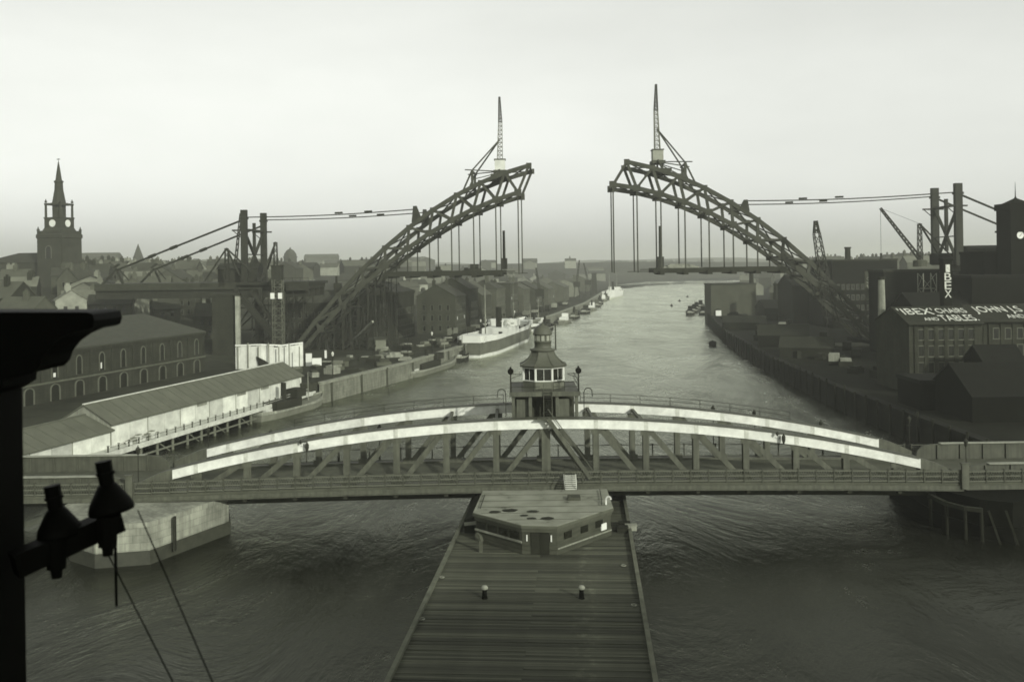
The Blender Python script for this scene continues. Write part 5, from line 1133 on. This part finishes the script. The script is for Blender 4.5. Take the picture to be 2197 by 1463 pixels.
for txt, py, s in (('SM', 607, 2.5), ('VI', 622, 2.3)):
    lettering(txt, s, r, M('faded_letter', .22, .85, .1, .3, 1), Matrix(((1, 0, 0, -2.1), (0, 0, -1, -.03), (0, 1, 0, at(1874, py, 292).z - 4), (0, 0, 0, 1))), 'lettering', .03, .95)
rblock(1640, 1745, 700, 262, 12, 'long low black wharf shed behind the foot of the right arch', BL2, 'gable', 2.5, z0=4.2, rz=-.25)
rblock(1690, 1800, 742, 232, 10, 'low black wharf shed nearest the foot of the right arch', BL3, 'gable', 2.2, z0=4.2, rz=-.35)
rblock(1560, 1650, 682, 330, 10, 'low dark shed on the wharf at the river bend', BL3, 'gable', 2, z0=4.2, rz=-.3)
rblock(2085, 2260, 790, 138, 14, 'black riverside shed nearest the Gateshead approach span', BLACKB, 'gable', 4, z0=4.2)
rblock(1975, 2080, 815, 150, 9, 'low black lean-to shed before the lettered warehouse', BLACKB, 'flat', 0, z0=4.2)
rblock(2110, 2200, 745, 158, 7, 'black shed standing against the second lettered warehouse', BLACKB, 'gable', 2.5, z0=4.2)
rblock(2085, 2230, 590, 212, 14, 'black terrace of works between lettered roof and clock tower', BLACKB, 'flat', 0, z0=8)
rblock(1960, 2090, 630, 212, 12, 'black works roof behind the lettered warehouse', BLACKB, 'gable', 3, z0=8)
for px, pyt, pyb, Y, w_, lb in ((1613, 586, 650, 425, 1.1, 'slim grey chimney at the riverside works'), (1666, 612, 660, 400, 1.3, 'short dark chimney right of the slim grey chimney'), (1819, 534, 562, 380, 1.3, 'stubby chimney on the skyline warehouse'), (1893, 600, 745, 228, .9, 'tall thin pale flue beside the lettered warehouse')):
    p, q = at(px, pyb, Y), at(px, pyt, Y); o = thing('chimney', lb, 'chimney', (p.x, Y, min(p.z, 6))); hh = q.z - min(p.z, 6); MB().lathe([(w_ * 1.15, 0), (w_ * .85, hh)], 10).build('shaft', BL3 if 'pale' not in lb else GREYB, o); MB().lathe([(w_ * 1.0, hh), (w_ * 1.05, hh + .7)], 10).build('cap', BL3, o)
town(34, (1560, 2000), (450, 900), zr, 'house behind the riverside works', 'houses on the right slope', (9, 16), (6, 9), 0, 12, lambda X, Y: X - interp(RB, Y) < 30)
town(20, (1500, 1800), (950, 1300), zr, 'house on the misty far right bank', 'far houses on the right bank', (12, 24), (6, 10), 0, 13, lambda X, Y: X - interp(RB, Y) < 20)
# scaffold frame under the sign building
r = thing('scaffold_tower', 'light scaffold tower below the sign building at the right abutment', 'scaffold', at(1990, 665, 234)); lattice_mast(MB(), (0, 0, -6), (0, 0, 9), 3.2, 3.2, 4, .08).build('frame', GREYB, r)
# clutter on the right wharf
rg = random.Random(21)
for k in range(26):
    t = (k + rg.uniform(0, .9)) / 26; y_ = lerp(190, 420, t); x = interp(RB, y_) + rg.uniform(3, 16); o = thing('wharf_stack', 'dark stack of goods on the right wharf, %s nearest the viewer' % ORD[k], 'stack', (x, y_, 4.2), rg.uniform(0, 3), 'stacks of goods on the right wharf')
    w_, d, h = rg.uniform(1, 2.6), rg.uniform(.8, 1.8), rg.uniform(.6, 1.8); MB().box(-w_, w_, -d, d, 0, h).build('pile_base', BL3, o); MB().box(-w_ * .7, w_ * .6, -d * .8, d * .7, h, h + rg.uniform(.3, .9)).build('pile_top', rg.choice([BL3, GREYB, BL2]), o)
o = thing('white_hut', 'tiny white hut at the tip of the right wharf', 'hut', (interp(RB, 420) + 4, 420, 4.2)); MB().box(-1.2, 1.2, -1, 1, 0, 2.4).build('wall', CLOCK, o); MB().slab([(-1.4, 2.4), (1.4, 2.4), (0, 3.2)], -1.2, 1.2).build('roof', RFD, o)

# ------------------------------------------------------------------ boats
def hullpts(L, B, n=14, bow=.55, stern=.75):
    out = []
    for i in range(n + 1):
        t = i / n; x = -L / 2 + L * t; k = math.sin(math.pi * min(1, max(0, t)) ** .8) if False else min(1.0, (1 - t) / .28) ** .6 * min(1.0, .55 + t / .16 * .45)
        out.append((x, B / 2 * max(.02, k), t))
    return out
def hull(b, L, B, z0, z1, sheer_b, sheer_s, inset=.9, deck=True):
    P = hullpts(L, B)
    def zt(t): return z1 + sheer_b * max(0, (t - .5) / .5) ** 2 + sheer_s * max(0, (.5 - t) / .5) ** 2
    for (xa, ya, ta), (xc, yc, tc_) in zip(P, P[1:]):
        for s in (-1, 1):
            q = [(xa, s * ya * inset, z0), (xc, s * yc * inset, z0), (xc, s * yc, zt(tc_)), (xa, s * ya, zt(ta))]; b.poly(q if s < 0 else q[::-1])
        if deck: b.poly([(xa, -ya, zt(ta) - .25), (xc, -yc, zt(tc_) - .25), (xc, yc, zt(tc_) - .25), (xa, ya, zt(ta) - .25)])
    x, y_, t = P[0]; b.poly([(x, y_ * inset, z0), (x, -y_ * inset, z0), (x, -y_, zt(0)), (x, y_, zt(0))]); return zt
def heading(a, c): return math.atan2(c[1] - a[1], c[0] - a[0])
BOOT = M('boot_topping', .5, .7, .2, .2, 1)
def steamer(name, label, a, c, B, hz, scale=1.0, hullm=None, detail=True):
    a, c = Vector(a), Vector(c); L = (c - a).length; m = (a + c) / 2; r = thing(name, label, 'ship', (m.x, m.y, 0), heading(a, c))
    b = MB(); hull(b, L, B, -1, 1.0, 0, 0, .97); b.build('boot_top', BOOT, r)
    b = MB(); hull(b, L * 1.005, B * 1.01, .95, hz, 2.0 * scale, .9 * scale, .98); b.build('hull', hullm or HULL, r)
    b = MB(); hull(b, L * 1.007, B * 1.015, hz - .2, hz + 1.0 * scale, 2.0 * scale, .9 * scale, 1, False); b.build('bulwark', CLOCK, r)
    zt = hz - .2
    for k in range(int(L / 5)):
        x = -L * .46 + k * 5; MB().box(x - .25, x + .35, -B * .3, -B * .2, zt, zt + random.uniform(.8, 1.9) * scale).build('deck_fitting', TAR if k % 3 else LIGHTW, r)
    MB().box(-L * .49, -L * .36, -B * .36, B * .36, zt, zt + 1.8 * scale).build('poop_house', CLOCK, r)
    MB().box(-L * .12, L * .10, -B * .38, B * .38, zt, zt + 2.2 * scale).build('bridge_house', CLOCK, r); MB().box(L * .02, L * .09, -B * .44, B * .44, zt + 2.2 * scale, zt + 4.4 * scale).build('bridge', CLOCK, r)
    MB().box(L * .34, L * .46, -B * .3, B * .3, zt + .4, zt + 2.2 * scale).build('forecastle', CLOCK, r)
    MB().tube((-L * .04, 0, zt + 2.2 * scale), (-L * .045, 0, zt + 9 * scale), 1.1 * scale, 1.0 * scale, 12).build('funnel', TAR, r)
    for x, hgt in ((-L * .27, 17), (L * .24, 17)):
        MB().tube((x, 0, zt), (x, 0, zt + hgt * scale), .22, .1, 8).build('mast', GREYB, r)
        for s in (-1, 1): MB().beam((x, 0, zt + 1.5), (x + s * 7 * scale, s * 1.5, zt + 7 * scale), .18).build('derrick_boom', GREYB, r)
    if detail:
        for x in (-L * .3, -L * .2, L * .18, L * .29): MB().box(x - 2.2, x + 2.2, -B * .22, B * .22, zt - .4, zt + .5).build('hatch', TOWN[1], r)
        for s in (-1, 1):
            for x in (-L * .08, -L * .01):
                MB().lathe([(.3, zt + 2.9), (.75, zt + 3.4), (.75, zt + 3.5)], 8, (x, s * B * .36)).build('lifeboat', CLOCK, r)
        for x in (-L * .1, L * .0, L * .06): MB().lathe([(.25, zt + 2.2), (.25, zt + 4.0), (.5, zt + 4.3), (.5, zt + 4.6)], 8, (x, -B * .2)).build('ventilator', CLOCK, r)
steamer('cargo_steamer', 'large cargo steamer with white upperworks and black funnel moored at the left quay', on(1020, 768, 0).to_2d() + Vector((-1.5, 0)), on(1128, 722, 0).to_2d(), 11.5, 4.8)
steamer('small_steamer', 'small dark steamer with white deckhouses moored ahead of the large steamer', on(1135, 714, 0).to_2d() + Vector((-1, 6)), on(1165, 700, 0).to_2d() + Vector((0, 6)), 7.5, 2.2, .55, TOWN[1], False)
steamer('white_ship', 'far white passenger ship lying at the left quay in the haze', on(1293, 639, 0).to_2d() + Vector((2, -8)), on(1332, 634, 0).to_2d() + Vector((2, 20)), 11, 3.6, 1.0, CLOCK, False)
def tug(name, label, a, c, B, hm, cabm, fun=True):
    a, c = Vector(a), Vector(c); L = (c - a).length; m = (a + c) / 2; r = thing(name, label, 'boat', (m.x, m.y, 0), heading(a, c))
    b = MB(); hull(b, L, B, -.6, 1.3, 1.0, .3, .8); b.build('hull', hm, r)
    b = MB(); hull(b, L * 1.02, B * 1.03, 1.15, 1.5, 1.0, .3, 1, False); b.build('gunwale', GREYB, r)
    MB().box(-L * .3, L * .08, -B * .28, B * .28, 1.2, 2.8).build('deckhouse', cabm, r); MB().box(L * .02, L * .16, -B * .24, B * .24, 2.81, 4.4).build('wheelhouse', cabm, r)
    if fun: MB().tube((-L * .1, 0, 2.8), (-L * .1, 0, 6.0), .55, .5, 10).build('funnel', TAR, r)
    MB().tube((L * .28, 0, 1.5), (L * .28, 0, 7.0), .1, .07, 6).build('mast', GREYB, r); MB().box(-L * .42, -L * .33, -B * .2, B * .2, 1.2, 1.9).build('hatch', LIGHTW, r)
HG = M('hull_grey', .13, .7, .2, .2, .7)
tug('river_tug', 'small grey boat moored under the landing shed piles', on(548, 905).to_2d(), on(690, 866).to_2d(), 5.2, HG, TOWN[0])
tug('river_tug', 'long grey lighter with dark deckhouse moored at the stone quay wall', on(862, 812).to_2d() + Vector((1, 0)), on(975, 780).to_2d() + Vector((0, 0)), 5.6, HG, TOWN[0])
tug('river_tug', 'dark tug moored right against the stern of the large steamer', on(968, 782).to_2d() + Vector((1.5, 6)), on(985, 772).to_2d() + Vector((1, 8)), 4.6, TAR, TAR, True)
rg = random.Random(9)
for k in range(7):
    p = on(1480 + 7 * k, 676 - 5 * (k % 4), 0); tug('keel_boat', ['black keel boat outermost of the moored cluster', 'black keel boat second in the moored cluster', 'black keel boat third in the moored cluster', 'black keel boat at the back of the moored cluster', 'black keel boat fifth in the moored cluster', 'black keel boat sixth in the moored cluster', 'black keel boat nearest the right wharf'][k], p.to_2d(), p.to_2d() + Vector((3 + k % 2, 15)), 4.6, TAR, BLACKB, False)
p = on(1529, 743, 0); r = thing('mooring_buoy', 'black drum-shaped mooring buoy off the right wharf', 'buoy', p); MB().lathe([(1.0, -.6), (1.25, -.2), (1.25, 1.4), (1.0, 1.7)], 14).build('drum', BLACKB, r); MB().lathe([(.25, 1.7), (.25, 2.0)], 8).build('ring_post', BLACKB, r)
for k, (px, py) in enumerate(((1441, 657), (1475, 638), (1458, 647))): p = on(px, py, 0); r = thing('small_buoy', ['small dark buoy in midstream, nearest', 'small dark buoy in midstream, farthest', 'small dark buoy in midstream between two others'][k], 'buoy', p); MB().lathe([(.7, -.4), (.9, .2), (.5, .9), (.15, 1.6)], 10).build('float', TAR, r)
rg = random.Random(14)
for k in range(9):
    y_ = 400 + k * 42 + rg.uniform(-6, 6); a_ = Vector((interp(LB, y_) + 4.5, y_)); c_ = Vector((interp(LB, y_ + 20) + 4.5, y_ + 20))
    tug('moored_barge', 'small moored barge along the far left quay, %s beyond the steamers' % ORD[k], a_, c_, rg.uniform(4.5, 6), [TAR, HG, TOWN[0]][k % 3], [TOWN[0], CLOCK, TOWN[2]][k % 3], k % 2 == 0)
# quay cranes in the haze
def quay_crane(px, pyb, Y, h, lb, lean):
    p = at(px, pyb, Y); r = thing('quay_crane', lb, 'crane', (p.x, Y, 4.3)); 
    for dx in (-2, 2): MB().beam((dx, 0, 0), (dx * .7, 0, 8), .5).build('leg', TOWN[0], r)
    MB().box(-2.2, 2.2, -2, 2, 8, 11.5).build('cab', TOWN[0], r); lattice_mast(MB(), (0, 0, 11), (lean, 0, h), 1.1, .5, 8, .12).build('jib', TOWN[0], r)
quay_crane(1158, 680, 470, 22, 'tall quay crane with upright jib beyond the small steamer', -1.5)
quay_crane(1238, 650, 640, 26, 'hazy quay crane left of the grain elevator', 2)
quay_crane(1262, 645, 700, 24, 'hazy quay crane close beside the grain elevator', -3)

# clutter on the left quay round the arch foot
rg = random.Random(33)
for k in range(34):
    y_ = 203 + 97 * (k + rg.uniform(0, .9)) / 34; x = interp(LB, y_) - rg.uniform(2.5, 20); o = thing('building_stack', 'stack of material on the quay by the left arch foot, %s nearest the viewer' % ORD[k], 'stack', (x, y_, 4.2), rg.uniform(0, 3), 'stacks on the quay round the left arch foot')
    w_, d, h = rg.uniform(.8, 2.4), rg.uniform(.6, 1.4), rg.uniform(.4, 1.3); MB().box(-w_, w_, -d, d, 0, h).build('stack_base', rg.choice([GREYB, TOWN[1], TOWN[0], TOWN[2]]), o); MB().box(-w_ * .6, w_ * .7, -d * .8, d * .8, h, h + rg.uniform(.2, .7)).build('stack_top', rg.choice([GREYB, TOWN[1], TOWN[3]]), o)
for k, (px, py, w_, h, ang_) in enumerate(((663, 785, 1.4, 3.0, 0), (680, 788, 2.2, 2.2, .2), (675, 776, 2.6, .6, -.3), (699, 768, .5, 2.0, 0))):
    p = on(px, py, 4.2); o = thing('white_board', ['tall white board leaning by the landing shed end', 'wide white crate by the landing shed end', 'white plank lying slanted by the landing shed end', 'slim white marker post on the quay'][k], 'board', p, ang_); MB().box(-w_ / 2, w_ / 2, -.3, .3, 0, h).build('panel', CLOCK, o); MB().box(-w_ / 2 - .05, w_ / 2 + .05, -.34, .34, h, h + .1).build('rim', GREYB, o)
for k, (px, py, w_, h) in enumerate(((816, 752, 3.0, 3.2), (733, 786, 3.2, 1.5), (790, 745, 2.0, 2.2))):
    p = on(px, py, 4.2); shed('quay_hut', ['small pale site hut on the quay near the half arch', 'low grey site hut close to the stone quay wall', 'small dark site hut behind the pale one'][k], 'hut', p, w_, 2.4, h, .7, [TOWN[3], TOWN[2], TOWN[0]][k], ROOF[1], .25)
rg = random.Random(77)
for k in range(16):
    y_ = 300 + k * 17 + rg.uniform(-4, 4); x = interp(LB, y_) - rg.uniform(4, 11); o = thing('goods_wagon', 'goods wagon on the left quay railway, %s from the arch' % ORD[k], 'wagon', (x, y_, 4.25), math.atan2(16, interp(LB, y_ + 8) - interp(LB, y_ - 8)), 'goods wagons on the left quay')
    MB().box(-2.6, 2.6, -1.15, 1.15, .9, rg.uniform(1.8, 3.0)).build('body', rg.choice([TOWN[0], TOWN[3], TOWN[1], PALEW]), o)
    for dx in (-1.6, 1.6): MB().tube((dx, -1.2, .45), (dx, 1.2, .45), .45, None, 10).build('wheelset', TAR, o)
for k in range(10):
    y_ = 205 + k * 19; x = interp(LB, y_) - 2.2; o = thing('quay_lamp', 'lamp standard along the left quay edge, %s from the landing shed' % ORD[k], 'lamp', (x, y_, 4.3), 0, 'lamps along the left quay')
    MB().tube((0, 0, 0), (0, 0, 4.6), .12, .08, 6).build('post', TAR, o); MB().lathe([(.15, 4.6), (.32, 5.2), (.05, 5.6)], 6).build('lantern', LIGHTW if k % 3 == 0 else TAR, o)
for k in range(12):
    y_ = 200 + k * 17; x = interp(RB, y_) + rg.uniform(8, 26); o = thing('coal_wagon', 'dark coal wagon on the right wharf sidings, %s nearest the viewer' % ORD[k], 'wagon', (x, y_, 4.25), 1.2, 'coal wagons on the right wharf')
    MB().box(-2.4, 2.4, -1.1, 1.1, .9, rg.uniform(1.9, 2.5)).build('body', rg.choice([BL3, RFD, GREYB]), o)
    for dx in (-1.5, 1.5): MB().tube((dx, -1.15, .45), (dx, 1.15, .45), .45, None, 10).build('wheelset', TAR, o)
def scaffold(label, u0, u1, v0, v1, zf, nu, seed, mat=STEEL):
    rg = random.Random(seed); r = thing('scaffold', label, 'scaffold')
    us = [lerp(u0, u1, i / nu) for i in range(nu + 1)]
    for v in (v0, (v0 + v1) / 2, v1):
        for i, u in enumerate(us):
            zt_ = zf(u) + rg.uniform(-.5, 1.2); MB().beam(T(u, v, 3.8), T(u + rg.uniform(-.2, .2), v, zt_), .22).build('pole', mat, r)
            if i:
                za = 4.5
                while za < min(zf(u), zf(us[i - 1])) - 1: MB().beam(T(us[i - 1], v, za), T(u, v, za), .15).build('ledger', mat, r); MB().beam(T(us[i - 1], v, za), T(u, v, za + 2.6), .12).build('brace', mat, r); za += 3.1
scaffold('thicket of scaffold poles under the lower part of the left half arch', -78, -56, -1, RIB + 1, lambda u: max(6, zbot(u) - .8), 9, 5)
scaffold('scaffold poles between the left tower and the arch foot', -94, -82, -2, RIB + 1, lambda u: 21.0, 5, 6)
scaffold('scaffold poles round the right abutment pier', 84, 96, -3, 6, lambda u: 19.0 + (u - 84) * .3, 5, 8, M('scaffold_grey', .05, .9, .1, .3, 1))
# falsework trestles under the left rib
for k, (u, zt_) in enumerate(((-74, 9), (-67, 16), (-60, 22))):
    r = thing('falsework_trestle', ['low timber falsework trestle at the foot of the left arch', 'middle timber falsework trestle under the left arch', 'tallest timber falsework trestle under the left arch'][k], 'trestle')
    for v in (0, RIB):
        for du in (-1.5, 1.5): MB().beam(T(u + du, v, 3.8), T(u + du * .5, v, zt_), .4).build('leg', STEEL, r)
        MB().beam(T(u - 1.4, v, 5), T(u + .9, v, zt_ - 1), .25).build('brace', STEEL, r)
    MB().beam(T(u, 0, zt_), T(u, RIB, zt_), .4).build('cap_beam', STEEL, r)
p, q = on(742, 748, 4.2), at(800, 690, 262); o = thing('lying_girder', 'pale girder lying slanted against falsework on the quay', 'girder'); MB().beam((p.x, p.y, 4.6), q, .5, .7).build('girder', GREYB, o)

# ------------------------------------------------------------------ high level bridge under the viewer: iron post, bracket, insulators
hb = thing('viewing_bridge', 'black iron column with curved bracket of the high bridge at the left edge', 'bridge')
b = MB(); x1 = at(50, 1000, 2.1).x
MB().box(x1 - .5, x1, 1.98, 2.1, 12, at(20, 800, 2.0).z).build('column', BLACK, hb)
pf = [(-60, 663), (246, 663), (258, 667), (262, 680), (259, 694), (250, 698), (222, 703), (195, 715), (172, 732), (157, 752), (150, 772), (138, 784), (112, 789), (84, 791), (79, 798), (78, 814), (52, 830), (-60, 840)]
pv = [at(px, py, 2.1) for px, py in pf]; MB().slab([(p.x, p.z) for p in pv][::-1], 1.96, 2.1).build('bracket', BLACK, hb)
# the rest of that bridge, behind the viewer
MB().box(-190, 190, -13, -.6, 25.4, 26.3).build('lower_deck', BLACKB, hb)
MB().box(-190, 190, -.75, -.6, 26.31, 27.3).build('parapet', BLACKB, hb)
MB().box(-190, 190, -13, -.6, 33.5, 36.5).build('upper_deck', BLACKB, hb)
for k in range(-9, 10): MB().box(k * 20 - .5, k * 20 + .5, -13, -12, 26.31, 33.45).build('column', BLACKB, hb)
arm = thing('telegraph_bracket', 'black slanting iron arm carrying two insulators at the left edge', 'arm')
MB().beam(at(30, 1212, 2.0), at(256, 1112, 2.15), .045, .05).build('bar', BLACK, arm)
for px, py in ((135, 1165), (243, 1118)):
    p = at(px, py, 2.08); MB().tube(p + Vector((0, -.03, -.045)), p + Vector((0, -.03, .02)), .020, .024, 8).build('clamp', BLACK, arm); MB().tube(p + Vector((0, -.03, -.065)), p + Vector((0, -.03, -.04)), .011, .014, 8).build('bolt', BLACK, arm)
MB().tube(at(247, 1140, 2.1), at(250, 1300, 2.1), .0035, .003, 6).build('hanging_rod', BLACK, arm)
for (px, py, k) in ((240, 1098, 0), (130, 1150, 1)):
    p = at(px, py, 2.08); r = thing('insulator', ['black bell-shaped insulator, the upper one at the arm tip', 'black bell-shaped insulator, the lower one near the iron column'][k], 'insulator', p); r.rotation_euler = (0, R(-9), 0)
    MB().lathe([(.046, 0), (.048, .006), (.043, .022), (.031, .042), (.021, .058), (.017, .062)], 18).build('bell', BLACK, r, True); MB().tube((0, 0, .056), (0, 0, .112), .0155, .0175, 10).build('cap', BLACK, r); MB().tube((0, 0, .082), (0, 0, .088), .0195, None, 10).build('cap_ring', BLACK, r)
for k, (a, c) in enumerate((((212, 1150), (380, 1480)), ((296, 1095), (470, 1495)))):
    o = thing('wire', ['thin wire hanging down from the insulator arm, the left one', 'thin wire hanging down from the insulator arm, the right one'][k], 'wire'); MB().tube(at(a[0], a[1], 2.12), at(c[0], c[1], 1.8), .0016, None, 5).build('strand', BLACK, o)

# ------------------------------------------------------------------ smoky winter air
hz = MB().box(-5700, 5700, -800, 6300, -5.5, 92).build('haze', None); hz.data.materials.clear()
hm = bpy.data.materials.new('haze'); hm.use_nodes = True; n = hm.node_tree; n.nodes.clear()
o_ = n.nodes.new('ShaderNodeOutputMaterial'); v_ = n.nodes.new('ShaderNodeVolumePrincipled')
v_.inputs['Color'].default_value = (.93, .95, .86, 1); v_.inputs['Density'].default_value = .00031; v_.inputs['Anisotropy'].default_value = .25
n.links.new(v_.outputs[0], o_.inputs['Volume']); hz.data.materials.append(hm); stuff(hz)
